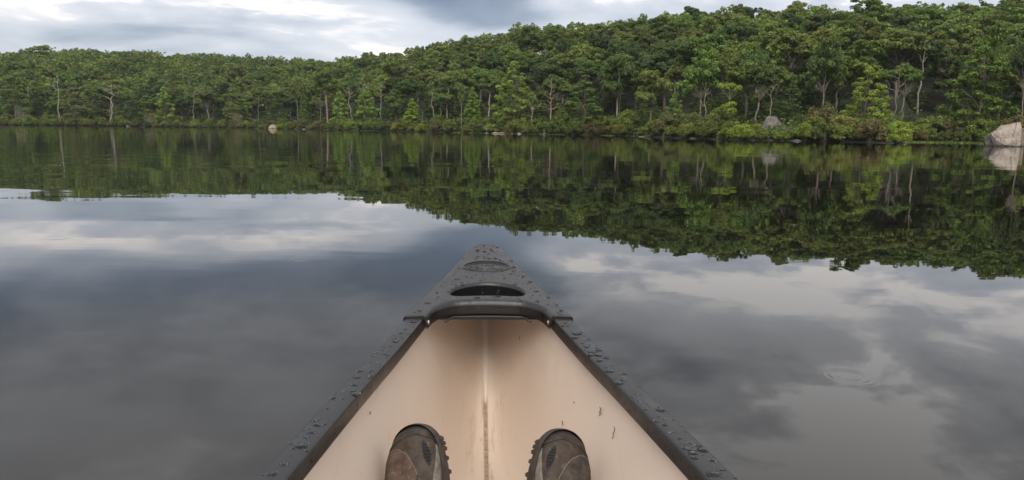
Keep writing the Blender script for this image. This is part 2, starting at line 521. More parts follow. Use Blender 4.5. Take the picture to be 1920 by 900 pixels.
def conic(seed, width=1.6, leafL=0.22, tiers=12):
    """10 m narrow tree in whorled tiers"""
    rg = np.random.default_rng(seed)
    H = 10.0
    cs, rs = [], []
    mb = MB()
    tp = limb(mb, (0, 0, -0.4), (0, 0, H * 0.97), 0.14, 0.015, rg, 12, 0.008, 0, 6)
    for i in range(tiers):
        s = 0.14 + 0.84 * i / (tiers - 1)
        w_ = width * (1 - s) ** 0.75 + 0.12
        m_ = max(2, int(6 * (1 - s) + 2))
        for j in range(m_):
            a = 2 * math.pi * j / m_ + rg.uniform(-0.4, 0.4)
            for q in (0.5, 0.95):
                qq = w_ * q * rg.uniform(0.8, 1.1)
                p = np.array([qq * math.cos(a), qq * math.sin(a), H * s - 0.25 * q + rg.normal() * 0.22])
                cs.append(p); rs.append(rg.uniform(0.40, 0.66) * (1.15 - 0.5 * s))
            if s < 0.9:
                limb(mb, (0, 0, H * s), p, 0.03, 0.008, rg, 2, 0.03, 0.02, 4)
    Q = clump_leaves(cs, rs, 420, leafL * .7, leafL * 0.36, rg, 0.7)
    return mb, Q

def snag(seed, nb=6, split=0.55, spread=2.2, twig=3, H=10.0, lean=0.0, thick=0.17):
    """10 m dead tree of bare tapering limbs"""
    rg = np.random.default_rng(seed)
    mb = MB()
    top = (lean + rg.normal() * 0.25, rg.normal() * 0.2, H * 0.96)
    tp = limb(mb, (0, 0, -0.5), top, thick, 0.035, rg, 10, 0.02, 0, 7)
    for i in range(nb):
        s = split + (0.95 - split) * (i + rg.random() * 0.6) / nb
        b = tp[min(9, int(s * 10))]
        a = (0 if i % 2 else math.pi) + rg.uniform(-0.8, 0.8)
        ln = spread * rg.uniform(0.55, 1.1) * (1.15 - 0.5 * s)
        e = np.asarray(b) + [ln * math.cos(a), ln * math.sin(a) * 0.8, ln * rg.uniform(0.25, 0.95)]
        bp_ = limb(mb, b, e, 0.075, 0.02, rg, 5, 0.09, 0.05, 5)
        for k in range(twig):
            b2 = bp_[rg.integers(2, 5)]
            a2 = a + rg.uniform(-1.2, 1.2)
            l2 = ln * rg.uniform(0.25, 0.5)
            limb(mb, b2, np.asarray(b2) + [l2 * math.cos(a2), l2 * math.sin(a2), l2 * rg.uniform(0.2, 1.1)], 0.028, 0.008, rg, 3, 0.1, 0, 4)
    return mb

def shrub(seed, leafL=0.085, nclump=36):
    """2 m tall, 2.6 m wide shrub"""
    rg = np.random.default_rng(seed)
    cs, rs = [], []
    for i in range(nclump):
        a = rg.uniform(0, 2 * math.pi); q = math.sqrt(rg.random()) * 1.05
        zt = 1.55 * math.sqrt(max(0.05, 1 - (q / 1.25) ** 2))
        cs.append(np.array([q * math.cos(a), q * math.sin(a), zt * rg.uniform(0.35, 1.0)]))
        rs.append(rg.uniform(0.22, 0.40))
    Q = clump_leaves(cs, rs, 900, leafL, leafL * 0.55, rg, 0.8, 0.2)
    mb = MB()
    for c in cs[:10]:
        limb(mb, (rg.normal() * 0.12, rg.normal() * 0.12, -0.25), c, 0.022, 0.007, rg, 3, 0.08, 0.03, 4)
    return mb, Q

def twiggy(seed):
    rg = np.random.default_rng(seed)
    mb = MB()
    cs, rs = [], []
    for i in range(46):
        a = rg.uniform(0, 2 * math.pi); q = rg.uniform(0.3, 1.25)
        e = np.array([q * math.cos(a), q * math.sin(a), rg.uniform(0.9, 2.1)])
        pts = limb(mb, (rg.normal() * 0.3, rg.normal() * 0.3, -0.2), e, 0.02, 0.006, rg, 4, 0.08, 0.05, 4)
        for k in range(3):
            b2 = pts[rg.integers(2, 5)]
            limb(mb, b2, np.asarray(b2) + rg.normal(size=3) * [0.3, 0.3, 0.15] + [0, 0, 0.2], 0.01, 0.004, rg, 2, 0.1, 0, 3)
        if i % 3 == 0:
            cs.append(e); rs.append(rg.uniform(0.16, 0.28))
    Q = clump_leaves(cs, rs, 600, 0.08, 0.045, rg, 0.8, 0.2)
    return mb, Q

def kit(name, made, bark):
    mb, Q = made
    return (mb.mesh('trunk', bark, True), quads_mesh('crown', Q, M_LEAF))
OAKS = [kit('oak', oak(100 + i, lean=l, spread=s, bare=b, nclump=int(n * 2.1)), M_BARK) for i, (l, s, b, n) in enumerate(((0, 1.0, .42, 20), (.3, 1.15, .50, 18), (-.3, .9, .36, 22), (0, 1.2, .34, 28), (.1, .85, .46, 17), (-.15, 1.05, .3, 26)))]
BUSHY = [kit('bushy', bushy(200 + i, width=w_, point=p), M_BARK) for i, (w_, p) in enumerate(((2.5, .35), (2.0, .6), (3.0, .45), (2.3, .5)))]
CONIC = [kit('conic', conic(300 + i, width=w_), M_BARK) for i, w_ in enumerate((1.5, 1.9))]
LAYER = [kit('layer', bushy(400 + i, width=w_, leafL=.16, nclump=n, point=.3, layered=.52, per=330), M_BARK) for i, (w_, n) in enumerate(((3.6, 44), (3.2, 36)))]
SNAGS = [snag(500, 7, .62, 3.0, 3).mesh('trunk', M_PALE, True), snag(501, 5, .70, 1.7, 3, lean=.5).mesh('trunk', M_PALE, True),
         snag(502, 9, .42, 2.2, 3).mesh('trunk', M_BROWN, True), snag(503, 4, .55, 2.6, 2, lean=-.6).mesh('trunk', M_PALE, True),
         snag(504, 2, .8, 1.0, 1, lean=.9).mesh('trunk', M_PALE, True), snag(505, 8, .5, 2.8, 4).mesh('trunk', M_BARK, True)]
SHRUBS = [kit('shrub', shrub(600 + i), M_BARK) for i in range(6)]
TWIGGY = [kit('twiggy', twiggy(650 + i), M_PALE) for i in range(2)]

GREENS = {'dark': (0.064, 0.096, 0.036), 'deep': (0.084, 0.124, 0.042), 'mid': (0.118, 0.162, 0.048), 'olive': (0.142, 0.180, 0.055), 'light': (0.160, 0.210, 0.066), 'grey': (0.142, 0.168, 0.084), 'bright': (0.180, 0.250, 0.058), 'lime': (0.205, 0.275, 0.060), 'brown': (0.135, 0.128, 0.066)}
TINT_WORD = {'dark': 'dark green', 'deep': 'deep green', 'mid': 'mid green', 'olive': 'olive green', 'light': 'light green', 'grey': 'grey green', 'bright': 'bright green', 'lime': 'yellow green', 'brown': 'brownish'}
def jitter_col(name, rg, amt=0.10):
    c = np.array(GREENS[name]) * [1.28, 1.23, 1.05] * (1 + rg.normal() * amt) * (1 + rg.normal(size=3) * 0.05)
    return (*np.clip(c, 0.005, 0.4), 1.0)

def plant(name, meshes, loc, sx, sz, rz, col, label, cat, group, bark=None, lean=(0, 0)):
    o = empty(name, loc, rz)
    o.rotation_euler = (lean[0], lean[1], rz)
    o.scale = (sx, sx, sz)
    tag(o, label, cat, group)
    nm = ('stem', 'foliage') if cat == 'shrub' else ('trunk', 'crown')
    if meshes[0] is not None:
        t_ = link(nm[0], meshes[0], o)
    if meshes[1] is not None:
        c_ = link(nm[1], meshes[1], o)
        c_.color = col
    return o

# ------------------------------------------------------------------ hand placed trees: x px, foot px, top px, width px, metres behind the shore, kind, tint, label, short name
def K(lst, i): return lst[i % len(lst)]
HAND = [
 (112, 228, 132, 30, 5, 'S1', None, 'tall pale bare tree, leaning slightly, left of the rounded grey-green tree', 'tall pale leaning snag'),
 (140, 230, 155, 60, 5, 'B0', 'grey', 'rounded grey-green bushy tree beside the tall pale leaning snag', 'rounded grey-green tree'),
 (212, 218, 153, 52, 10, 'S0', None, 'bleached dead tree with crooked side branches above brown brush on the left shore', 'bleached crooked snag'),
 (206, 212, 180, 20, 9, 'S4', None, 'short thin dead stem just left of the bleached crooked snag', 'short dead stem'),
 (252, 226, 182, 50, 5, 'B2', 'deep', 'low dark spreading tree right of the bleached crooked snag', 'low dark spreading tree'),
 (310, 236, 160, 52, 4, 'L1', 'bright', 'layered bright green tree with dark trunk showing at the left waterline', 'layered waterline tree'),
 (362, 216, 178, 14, 10, 'S4', None, 'thin pale leaning stem right of the layered waterline tree', 'thin pale leaning stem'),
 (394, 226, 156, 58, 7, 'O2', 'grey', 'grey-green open-crowned tree right of the thin pale leaning stem', 'grey-green open tree'),
 (438, 224, 157, 46, 7, 'B1', 'light', 'light green upright tree right of the grey-green open tree', 'light green upright tree'),
 (54, 198, 156, 16, 24, 'S4', None, 'pale leaning bare stem above the brush at the far left', 'far left pale stem'),
 (30, 222, 130, 70, 12, 'B2', 'olive', 'pale olive broad tree at the far left edge of the shore', 'far left olive tree'),
 (484, 206, 180, 12, 24, 'S4', None, 'short slanting pale stem in the dark gap left of the rounded blue-green tree', 'slanting pale stem'),
 (523, 232, 178, 44, 5, 'B2', 'deep', 'rounded deep green tree behind the small tan boulder', 'rounded deep green tree'),
 (570, 220, 164, 20, 13, 'C0', 'mid', 'narrow pointed tree between two dark trunks', 'narrow pointed tree'),
 (559, 220, 140, 44, 17, 'O4', 'mid', 'slender oak with straight grey trunk left of the narrow pointed tree', 'slender straight oak'),
 (601, 228, 170, 26, 8, 'S5', None, 'thin bare grey tree in front of the dark gap beside the reddish trunk', 'thin bare grey tree'),
 (615, 222, 125, 70, 14, 'R1', 'mid', 'broad umbrella-topped oak with a reddish brown bare trunk', 'umbrella-topped reddish oak'),
 (638, 240, 168, 42, 3, 'L1', 'lime', 'vivid yellow-green tiered tree right of the reddish trunk', 'vivid tiered tree'),
 (660, 216, 160, 34, 15, 'S3', None, 'pale bare branching tree between the two vivid green trees', 'pale branching snag'),
 (688, 240, 162, 52, 4, 'B0', 'bright', 'large bright green tree reaching the water, with dead twigs at its top', 'large bright waterline tree'),
 (684, 200, 150, 22, 20, 'S0', None, 'dead twiggy top rising out of the large bright waterline tree', 'dead twiggy top'),
 (714, 212, 152, 24, 19, 'S1', None, 'forked bone-pale dead tree in a dark gap', 'forked bone-pale snag'),
 (742, 214, 162, 46, 18, 'O5', 'mid', 'round leafy tree just right of the forked bone-pale snag', 'round leafy tree'),
 (773, 228, 184, 34, 6, 'C1', 'lime', 'small bright pointed sapling right of the forked bone-pale snag', 'bright pointed sapling'),
 (790, 236, 206, 10, 4, 'S4', None, 'slim slanting pale stem at the foot of the bright pointed sapling', 'slim slanting stem'),
 (814, 220, 166, 30, 16, 'S3', None, 'pale leaning dead trunk, left one of a pair in the dark gap', 'leaning pair, left trunk'),
 (824, 220, 170, 18, 17, 'S4', None, 'pale leaning dead trunk, right one of a pair in the dark gap', 'leaning pair, right trunk'),
 (838, 222, 136, 70, 19, 'P3', 'olive', 'spreading oak with pale branching limbs, right of the leaning pair', 'pale-limbed spreading oak'),
 (865, 242, 150, 20, 3, 'P4', 'mid', 'tall slender tree with a thin pale trunk reaching the waterline', 'tall thin pale tree'),
 (886, 224, 163, 32, 12, 'C1', 'bright', 'narrow bright green cone-shaped tree right of the tall thin pale tree', 'bright cone-shaped tree'),
 (915, 218, 128, 58, 20, 'P1', 'mid', 'open oak with bare grey trunk between cone-shaped tree and big layered tree', 'open grey-trunked oak'),
 (962, 240, 112, 84, 5, 'L0', 'bright', 'big layered bright green tree standing at the middle of the shore', 'big layered bright tree'),
 (996, 240, 166, 32, 4, 'P4', 'light', 'slim young tree with a thin white trunk right of the big layered bright tree', 'white-trunked young tree'),
 (1032, 236, 142, 38, 7, 'S2', None, 'straight brown-grey dead tree with fine branches in a dark gap at mid shore', 'straight dead tree'),
 (1094, 248, 140, 72, 4, 'B0', 'mid', 'dense rounded tree reaching the water right of the straight dead tree', 'dense rounded tree'),
 (1155, 220, 96, 78, 16, 'P3', 'deep', 'tall forked oak with pale limbs spreading under a dark crown', 'tall forked oak'),
 (1159, 206, 158, 8, 17, 'S4', None, 'broken pale trunk beside the tall forked oak', 'broken pale trunk'),
 (1218, 240, 122, 74, 9, 'O3', 'light', 'full light green tree with a straight trunk right of the tall forked oak', 'full light green tree'),
 (1265, 180, 66, 60, 34, 'P1', 'deep', 'dark hollow oak with pale trunk up the slope above the full light green tree', 'dark hollow oak'),
 (1264, 224, 170, 44, 9, 'L1', 'bright', 'small fresh green layered tree right of the full light green tree', 'small fresh layered tree'),
 (1312, 222, 80, 82, 15, 'O5', 'light', 'tall layered oak with a curved pale side branch', 'tall layered oak'),
 (1322, 206, 150, 26, 12, 'S3', None, 'curved pale dead branch rising beside the tall layered oak', 'curved pale dead branch'),
 (1364, 224, 152, 46, 8, 'Q0', 'lime', 'two-tiered yellow-green sapling standing above the shoreline shrubs', 'two-tiered sapling'),
 (1441, 208, 130, 36, 15, 'S0', None, 'crooked pale dead tree above the grey rock among shrubs', 'crooked dead tree over rock'),
 (1482, 208, 142, 62, 13, 'B1', 'deep', 'young deep green tree right of the crooked dead tree', 'young deep green tree'),
 (1540, 214, 56, 84, 18, 'O5', 'deep', 'huge dark oak left of the vivid yellow-green tree', 'huge dark oak'),
 (1622, 214, 122, 104, 10, 'L0', 'lime', 'broad vivid yellow-green tree spreading over the right-hand shrubs', 'broad vivid tree'),
 (1611, 160, 80, 56, 30, 'B2', 'bright', 'fresh green rounded tree directly behind the broad vivid tree', 'fresh rounded tree behind'),
 (1672, 200, 118, 24, 12, 'S5', None, 'grey bare branches at the right edge of the broad vivid tree', 'grey bare branches'),
 (1716, 190, 56, 34, 26, 'S1', None, 'tall leaning bleached snag with a broken pale top high on the right slope', 'tall bleached snag'),
 (1752, 200, 70, 50, 30, 'O4', 'mid', 'tall thin tree right of the tall bleached snag', 'tall thin right tree'),
 (1826, 252, 84, 150, 3, 'L0', 'mid', 'massive layered tree leaning over the water left of the pale boulder', 'massive layered tree'),
 (1850, 210, 28, 100, 16, 'O5', 'olive', 'tall olive oak rising behind the massive layered tree', 'tall olive oak'),
 (1914, 236, 60, 70, 8, 'O2', 'dark', 'dark tree cut by the right edge of the view, behind the boulder', 'dark edge tree'),
]
BARKED = {'P': M_PALE, 'R': M_BROWN}
_alt = {}
def kit_of(code):
    k, i = code[0], int(code[1:])
    if k == 'O': return K(OAKS, i)
    if k == 'B': return K(BUSHY, i)
    if k == 'C': return K(CONIC, i)
    if k == 'L': return K(LAYER, i)
    if k == 'S': return (K(SNAGS, i), None)
    if k in 'PR':
        if code not in _alt:
            a = K(OAKS, i)[0].copy(); a.materials.clear(); a.materials.append(BARKED[k])
            _alt[code] = a
        return (_alt[code], K(OAKS, i)[1])
    if k == 'Q':
        rg = np.random.default_rng(77)
        cs = [(0, 0, 8.6), (1.8, .2, 8.9), (-1.7, 0, 8.4), (2.8, 0, 9.2), (-2.6, .3, 8.7), (.6, -1, 9.1), (-.8, 1, 9.2), (0, 0, 5.4), (1.3, 0, 5.0), (-1.2, .2, 5.6), (.3, -1, 4.5), (-.6, .6, 4.2), (1, .6, 4.1), (-1.3, -.5, 4.4)]
        Q = clump_leaves([np.array(c) for c in cs], [1.0] * len(cs), 170, .27, .15, rg, .42)
        mb = MB(); tp = limb(mb, (0, 0, -.4), (0, 0, 8.6), .13, .03, rg, 8, .01)
        for c in cs: limb(mb, tp[6 if c[2] > 7 else 4], c, .04, .012, rg, 3, .05)
        return (mb.mesh('trunk', M_PALE, True), quads_mesh('crown', Q, M_LEAF))
NATW = {'O': 7.0, 'P': 7.0, 'R': 7.0, 'B': 5.0, 'C': 3.6, 'L': 7.2, 'S': 4.4, 'Q': 7.2}
hand_xy, landmarks, hand_ang = [], [], []
for (px, pf, pt, pw, back, code, tint, label, short) in HAND:
    a = azim(px)
    d = shore_d(a) + back
    x, y = d * math.sin(a), d * math.cos(a)
    z = float(ground(x, y))
    top = at_range(px, pt, d)[2]
    hgt = max(1.5, top - z)
    wid = pw / FPX * d * math.cos(a) ** 2
    sz = hgt / 10.0
    sx = wid / NATW[code[0]]
    if code[0] == 'S':
        sx = max(sx, 0.75 * sz) if pw > 22 else max(0.5 * sz, min(1.0, sx * 1.6))
    col = jitter_col(tint, rng, 0.03) if tint else (1, 1, 1, 1)
    nm = 'dead_tree' if code[0] == 'S' else 'broadleaf_tree'
    plant(nm, kit_of(code), (x, y, z), sx, sz, 0.0 if code[0] == 'S' else rng.uniform(0, 6.28), col, label,
          'dead tree' if code[0] == 'S' else 'tree', 'dead trees along the shore' if code[0] == 'S' else 'trees along the shore')
    hand_xy.append((x, y))
    hand_ang.append((a, 0.46 * wid / d, back))
    landmarks.append((px, (pf + pt) / 2, short))

# ------------------------------------------------------------------ forest on the hills
cand = []
cell = 5.0
for gx in np.arange(-330, 260, cell):
    for gy in np.arange(30, 420, cell):
        x, y = gx + rng.uniform(-0.42, 0.42) * cell, gy + rng.uniform(-0.42, 0.42) * cell
        a = math.atan2(x, y)
        if abs(a) > rad(43): continue
        d = math.hypot(x, y)
        b = d - shore_d(a)
        if b < 9.5 or d > ridge_d(a) + 34: continue
        if any((x - hx) ** 2 + (y - hy) ** 2 < (2.4 if b > 14 else 3.0) ** 2 for hx, hy in hand_xy): continue
        if b < 24 and any(abs(a - ha) < hw + 0.006 and b < hb + 1.5 for ha, hw, hb in hand_ang): continue
        hgt = rng.uniform(6.8, 11.2) * (1.0 if x < 0 else 1.08)
        if b > 60: hgt = 8.9 + (hgt - 9.0) * 0.55
        low = b < 30 and rng.random() < 0.5
        if low: hgt *= rng.uniform(0.38, 0.62)
        elif b < 20: hgt *= rng.uniform(0.78, 1.05)
        if rng.random() < 0.05: hgt *= 1.18
        cand.append((d, x, y, float(ground(x, y)), hgt, rng.uniform(0.78, 1.32) * hgt / 10 * (1.5 if low else 1), low))
for gx in np.arange(-260, 160, 3.6):
    for gy in np.arange(40, 230, 3.6):
        x, y = gx + rng.uniform(-1.6, 1.6), gy + rng.uniform(-1.6, 1.6)
        a = math.atan2(x, y)
        if abs(a) > rad(40): continue
        d = math.hypot(x, y); b = d - shore_d(a)
        if not (11 < b < 30): continue
        if any(abs(a - ha) < hw + 0.004 and b < hb + 1.5 for ha, hw, hb in hand_ang): continue
        hgt = rng.uniform(2.4, 4.6)
        cand.append((d, x, y, float(ground(x, y)), hgt, hgt / 10 * rng.uniform(1.4, 1.9), True))
cand.sort()
# how much of each crown shows from the water: front to back over a coarse grid
GW, GH = 640, 300
occ = np.zeros((GH, GW), bool)
shown = []
for i, (d, x, y, z, hgt, s, low) in enumerate(cand):
    r = 3.2 * s
    cx, cy = project((x, y, z + hgt * (0.5 if low else 0.68)))
    rx, ry = r / d * FPX / 3 * (0.7 if low else 1), hgt * (0.45 if low else 0.33) / d * FPX / 3
    cx, cy = cx / 3, cy / 3
    x0, x1, y0, y1 = int(max(0, cx - rx)), int(min(GW, cx + rx + 1)), int(max(0, cy - ry)), int(min(GH, cy + ry + 1))
    if x1 <= x0 or y1 <= y0:
        shown.append(0); continue
    yy, xx = np.mgrid[y0:y1, x0:x1]
    el = ((xx + .5 - cx) / rx) ** 2 + ((yy + .5 - cy) / ry) ** 2 < 1
    sub = occ[y0:y1, x0:x1]
    shown.append(int((el & ~sub).sum()))
    sub |= el
N_IND = 242
rank = np.argsort(-np.array(shown))[:N_IND]
ind = set(int(i) for i in rank)
zone_tints = (['deep', 'mid', 'mid', 'olive', 'dark', 'light', 'mid', 'olive', 'deep'],)
def pick_tint():
    return zone_tints[0][int(rng.integers(0, 9))]
ORD = ['nearest', 'second', 'third', 'fourth', 'fifth', 'sixth', 'seventh', 'eighth', 'ninth', 'tenth', 'eleventh', 'twelfth', 'thirteenth', 'fourteenth', 'fifteenth', 'sixteenth', 'seventeenth', 'eighteenth', 'nineteenth', 'twentieth']
def label_by_landmark(items, noun_of, marks, side_words, dxlim=16):
    """items: list of (px, py, data) -> labels that name the nearest landmark, the side and the order from it"""
    groups = {}
    for k, (px, py, dt) in enumerate(items):
        j = min(range(len(marks)), key=lambda q: (marks[q][0] - px) ** 2 + 0.5 * (marks[q][1] - py) ** 2)
        dx = px - marks[j][0]
        side = 1 if abs(dx) < dxlim else (0 if dx < 0 else 2)
        groups.setdefault((j, side), []).append((math.hypot(dx, py - marks[j][1]), k))
    res = [None] * len(items)
    for (j, side), lst in groups.items():
        lst.sort()
        for n_, (_, k) in enumerate(lst):
            o_ = ORD[min(n_, 19)] if len(lst) > 1 else ('first' if side_words[side].startswith('up') else 'one')
            if len(lst) > 1:
                res[k] = '%s, %s %s the %s' % (noun_of(items[k][2]), o_, side_words[side], marks[j][2])
            else:
                res[k] = '%s, the only one %s the %s' % (noun_of(items[k][2]), side_words[side], marks[j][2])
    return res

far_Q, far_C = [], []
protos_far = []
def far_proto(seed):
    rg = np.random.default_rng(seed)
    cs, rs = [], []
    lobes = [(np.array([0, 0, 7.6]), 2.1)] + [(np.array([rg.uniform(1.2, 2.7) * math.cos(q * 1.25), rg.uniform(1.2, 2.7) * math.sin(q * 1.25), rg.uniform(3.2, 8.0)]), rg.uniform(1.4, 2.1)) for q in range(6)]
    k = 0
    while len(cs) < 33 and k < 2500:
        k += 1
        lb = lobes[int(rg.integers(0, len(lobes)))]
        u = rg.normal(size=3); u[2] = u[2] * 0.8 + 0.45; u /= np.linalg.norm(u)
        p = lb[0] + u * np.array([1, 1, .75]) * lb[1] * rg.uniform(.45, 1.0)
        r = rg.uniform(0.58, 1.02)
        if all(np.linalg.norm((p - q) * [1, 1, 1.4]) > .58 * (r + s_) for q, s_ in zip(cs, rs)):
            cs.append(p); rs.append(r)
    return clump_leaves(cs, rs, 25, .40, .235, rg, .58)
protos_far = [far_proto(900 + i) for i in range(8)]
items = []
for i, (d, x, y, z, hgt, s, low) in enumerate(cand):
    tint = pick_tint() if not low else ['dark', 'deep', 'deep', 'mid', 'olive'][int(rng.integers(0, 5))]
    col = jitter_col(tint, rng, 0.12)
    if i in ind:
        items.append((*project((x, y, z + hgt * 0.68)), (i, tint, col)))
        continue
    if shown[i] == 0 and (low or rng.random() < 0.35): continue
    Q = protos_far[int(rng.integers(0, 8))]
    an = rng.uniform(0, 6.28)
    c_, s_ = math.cos(an), math.sin(an)
    Rz = np.array([[c_, -s_, 0], [s_, c_, 0], [0, 0, 1]]) * np.array([[s], [s], [hgt / 10]])
    far_Q.append(Q @ Rz.T + [x, y, z])
    far_C.append(np.tile(col, (len(Q), 1)))
FQ = np.concatenate(far_Q); FC = np.concatenate(far_C)
me = quads_mesh('distant_woods', FQ, M_LEAF_MASS)
ca = me.color_attributes.new('tint', 'FLOAT_COLOR', 'POINT')
ca.data.foreach_set('color', np.repeat(FC, 4, axis=0).astype(np.float32).reshape(-1))
tag(link('distant_woods', me), 'packed treetops covering the far slopes and ridges of both hills', None, None, 'stuff')

FORM = ['round-topped', 'spreading', 'narrow', 'broad', 'slim', 'full']
kinds_i = [int(rng.integers(0, 6)) for _ in items]
FORM_LOW = ['low bushy', 'low narrow', 'low broad', 'low leafy', 'low tiered', 'low layered']
labs = label_by_landmark([(px, py, (dt, kinds_i[k], (FORM_LOW if cand[dt[0]][6] else FORM)[kinds_i[k]])) for k, (px, py, dt) in enumerate(items)],
                         lambda q: '%s %s tree' % (TINT_WORD[q[0][1]], q[2]), landmarks,
                         ['uphill left of', 'uphill behind', 'uphill right of'])
for k, (px, py, (i, tint, col)) in enumerate(items):
    d, x, y, z, hgt, s, low = cand[i]
    plant('broadleaf_tree', (BUSHY + LAYER)[kinds_i[k]] if low else OAKS[kinds_i[k]], (x, y, z), s, hgt / 10, rng.uniform(0, 6.28), col, labs[k], 'tree', 'trees on the wooded hillside')

# ------------------------------------------------------------------ rocks
def rock(name, pts, loc, rz, mat, label, sub=3, amp=0.05, freq=1.5, cat='boulder', group=None, smooth=True):
    bm = bmesh.new()
    for p in pts: bm.verts.new(p)
    bmesh.ops.convex_hull(bm, input=bm.verts)
    bmesh.ops.delete(bm, geom=[v for v in bm.verts if not v.link_faces], context='VERTS')
    bmesh.ops.bevel(bm, geom=bm.edges[:], offset=(0.022 if len(pts) < 50 else 0.006) * max(abs(np.array(pts)).max(), .3), segments=2, affect='EDGES', profile=0.6)
    bmesh.ops.triangulate(bm, faces=bm.faces)
    for _ in range(sub):
        lim = 0.10 * abs(np.array(pts)).max()
        es = [e for e in bm.edges if e.calc_length() > lim]
        if not es: break
        bmesh.ops.subdivide_edges(bm, edges=es, cuts=1)
        bmesh.ops.triangulate(bm, faces=bm.faces)
    bm.normal_update()
    for v in bm.verts:
        q = v.co * freq + Vector((rz * 3, 1.7, label.__len__()))
        v.co += v.normal * (mnoise.noise(q) * amp + mnoise.noise(q * 3.1) * amp * 0.4)
    bmesh.ops.recalc_face_normals(bm, faces=bm.faces)
    me = bpy.data.meshes.new(name)
    bm.to_mesh(me); bm.free()
    me.polygons.foreach_set('use_smooth', [smooth] * len(me.polygons))
    o = link(name, me, None, mat)
    o.location = loc; o.rotation_euler = (0, 0, rz)
    return tag(o, label, cat, group)
def shore_pt(px, back):
    a = azim(px); d = shore_d(a) + back
    return d * math.sin(a), d * math.cos(a)
# big pale boulder standing in the water at the right (local x right, y away, z up; metres)
bx, by = (lambda r: (r[0] * CAM_H / -r[2], r[1] * CAM_H / -r[2]))(ray(1884, 274.5))
bd = math.hypot(bx, by)
_cb = by / bd
def bl(px, py, dep): return ((px - 1884) / FPX * bd * _cb ** 2, dep, (274.5 - py) / FPX * bd * _cb)
big = [bl(1855, 251, -.2), bl(1871, 237, -.1), bl(1886, 233.5, .2), bl(1909, 229, .2), bl(1911, 240, .2), bl(1913, 258, -.3), bl(1912, 282, -.35),
       bl(1878, 271, -.75), bl(1866, 263, -.6), bl(1884, 272, -.9), bl(1900, 262, -.85), bl(1880, 282, -.7), bl(1862, 252, 1.5), bl(1905, 238, 1.8), bl(1912, 284, 1.6), bl(1864, 284, 1.4), bl(1905, 284, -.6), bl(1868, 284, -.2)]
azb = math.atan2(bx, by)
rock('boulder', big, (bx, by, 0), -azb, M_ROCK, 'big angular pale boulder standing in the water at the right edge', 5, 0.10, 1.7, smooth=False)
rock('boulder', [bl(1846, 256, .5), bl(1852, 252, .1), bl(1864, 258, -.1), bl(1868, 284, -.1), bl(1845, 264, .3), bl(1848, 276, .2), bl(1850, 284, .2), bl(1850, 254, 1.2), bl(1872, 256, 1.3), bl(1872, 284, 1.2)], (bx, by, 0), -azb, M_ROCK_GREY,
     'darker grey rock tucked against the left side of the big pale boulder', 4, 0.05, 2.0)
rock('boulder', [bl(1909, 242, .9), bl(1918, 241, .7), bl(1919, 262, .6), bl(1916, 284, .6), bl(1908, 284, .8), bl(1908, 242, 1.8), bl(1919, 243, 1.7), bl(1919, 284, 1.6)], (bx, by, 0), -azb, M_ROCK,
     'narrow pale rock just behind the right side of the big pale boulder', 4, 0.05, 2.0)
landmarks_rock = [(1884, 255, 'big pale boulder')]
def blob_pts(w_, h_, dpt, rg, n=26):
    P = []
    for _ in range(n):
        u = rg.normal(size=3); u /= np.linalg.norm(u)
        if n > 50: u = np.sign(u) * np.abs(u) ** 0.92
        P.append((u[0] * w_ / 2, u[1] * dpt / 2, u[2] * h_ * (1 if u[2] > 0 else .5)))
    return P
for (px, py_t, py_b, w_px, back, mat, lab, short) in (
    (513, 233, 243, 22, -0.3, M_ROCK_TAN, 'small tan boulder at the waterline left of the reddish-trunked oak', 'small tan boulder'),
    (1446, 215, 236, 40, 6.0, M_ROCK_GREY, 'rounded grey boulder half hidden among the shoreline shrubs', 'rounded grey boulder'),
    (1300, 258, 264, 16, -0.3, M_ROCK_GREY, 'small dark stone at the water edge below the yellowish shrubs', 'small dark stone'),
    (1493, 261, 268, 22, -0.4, M_ROCK_GREY, 'low grey stone at the water edge under the brightest right-hand shrub', 'low grey stone'),
    (570, 241, 243.4, 9, -0.3, M_ROCK_TAN, 'flat tan stone between the small tan boulder and the reddish trunk', 'flat tan stone'),
    (945, 247.5, 251.5, 46, -0.3, M_ROCK_TAN, 'long flat pale ledge at the waterline below the big layered tree', 'long flat ledge'),
    (974, 249, 253, 12, -0.4, M_ROCK, 'small pale stone right of the long flat ledge', 'small pale stone'),
    (912, 247, 251, 14, -0.4, M_ROCK, 'small pale stone left of the long flat ledge', 'pale stone left of ledge'),
    (1690, 262, 270, 30, 0.2, M_ROCK_GREY, 'dark wet rock at the tip of the shrubby point on the right', 'dark wet rock')):
    x, y = shore_pt(px, back)
    d = math.hypot(x, y)
    z = max(0.0, float(ground(x, y))) - 0.05
    w_ = w_px / FPX * d * (y / d) ** 2
    top = at_range(px, py_t, d)[2]
    hh = max(0.12, top - z)
    rock('boulder' if w_px > 30 and hh > .5 else 'stone', blob_pts(w_, hh, w_ * .8, np.random.default_rng(int(px)), 80 if px == 1446 else 26), (x, y, z), -math.atan2(x, y), mat, lab, 3, 0.06 * w_, 2.0 / max(w_, .3), 'rock')
    landmarks_rock.append((px, (py_t + py_b) / 2, short))

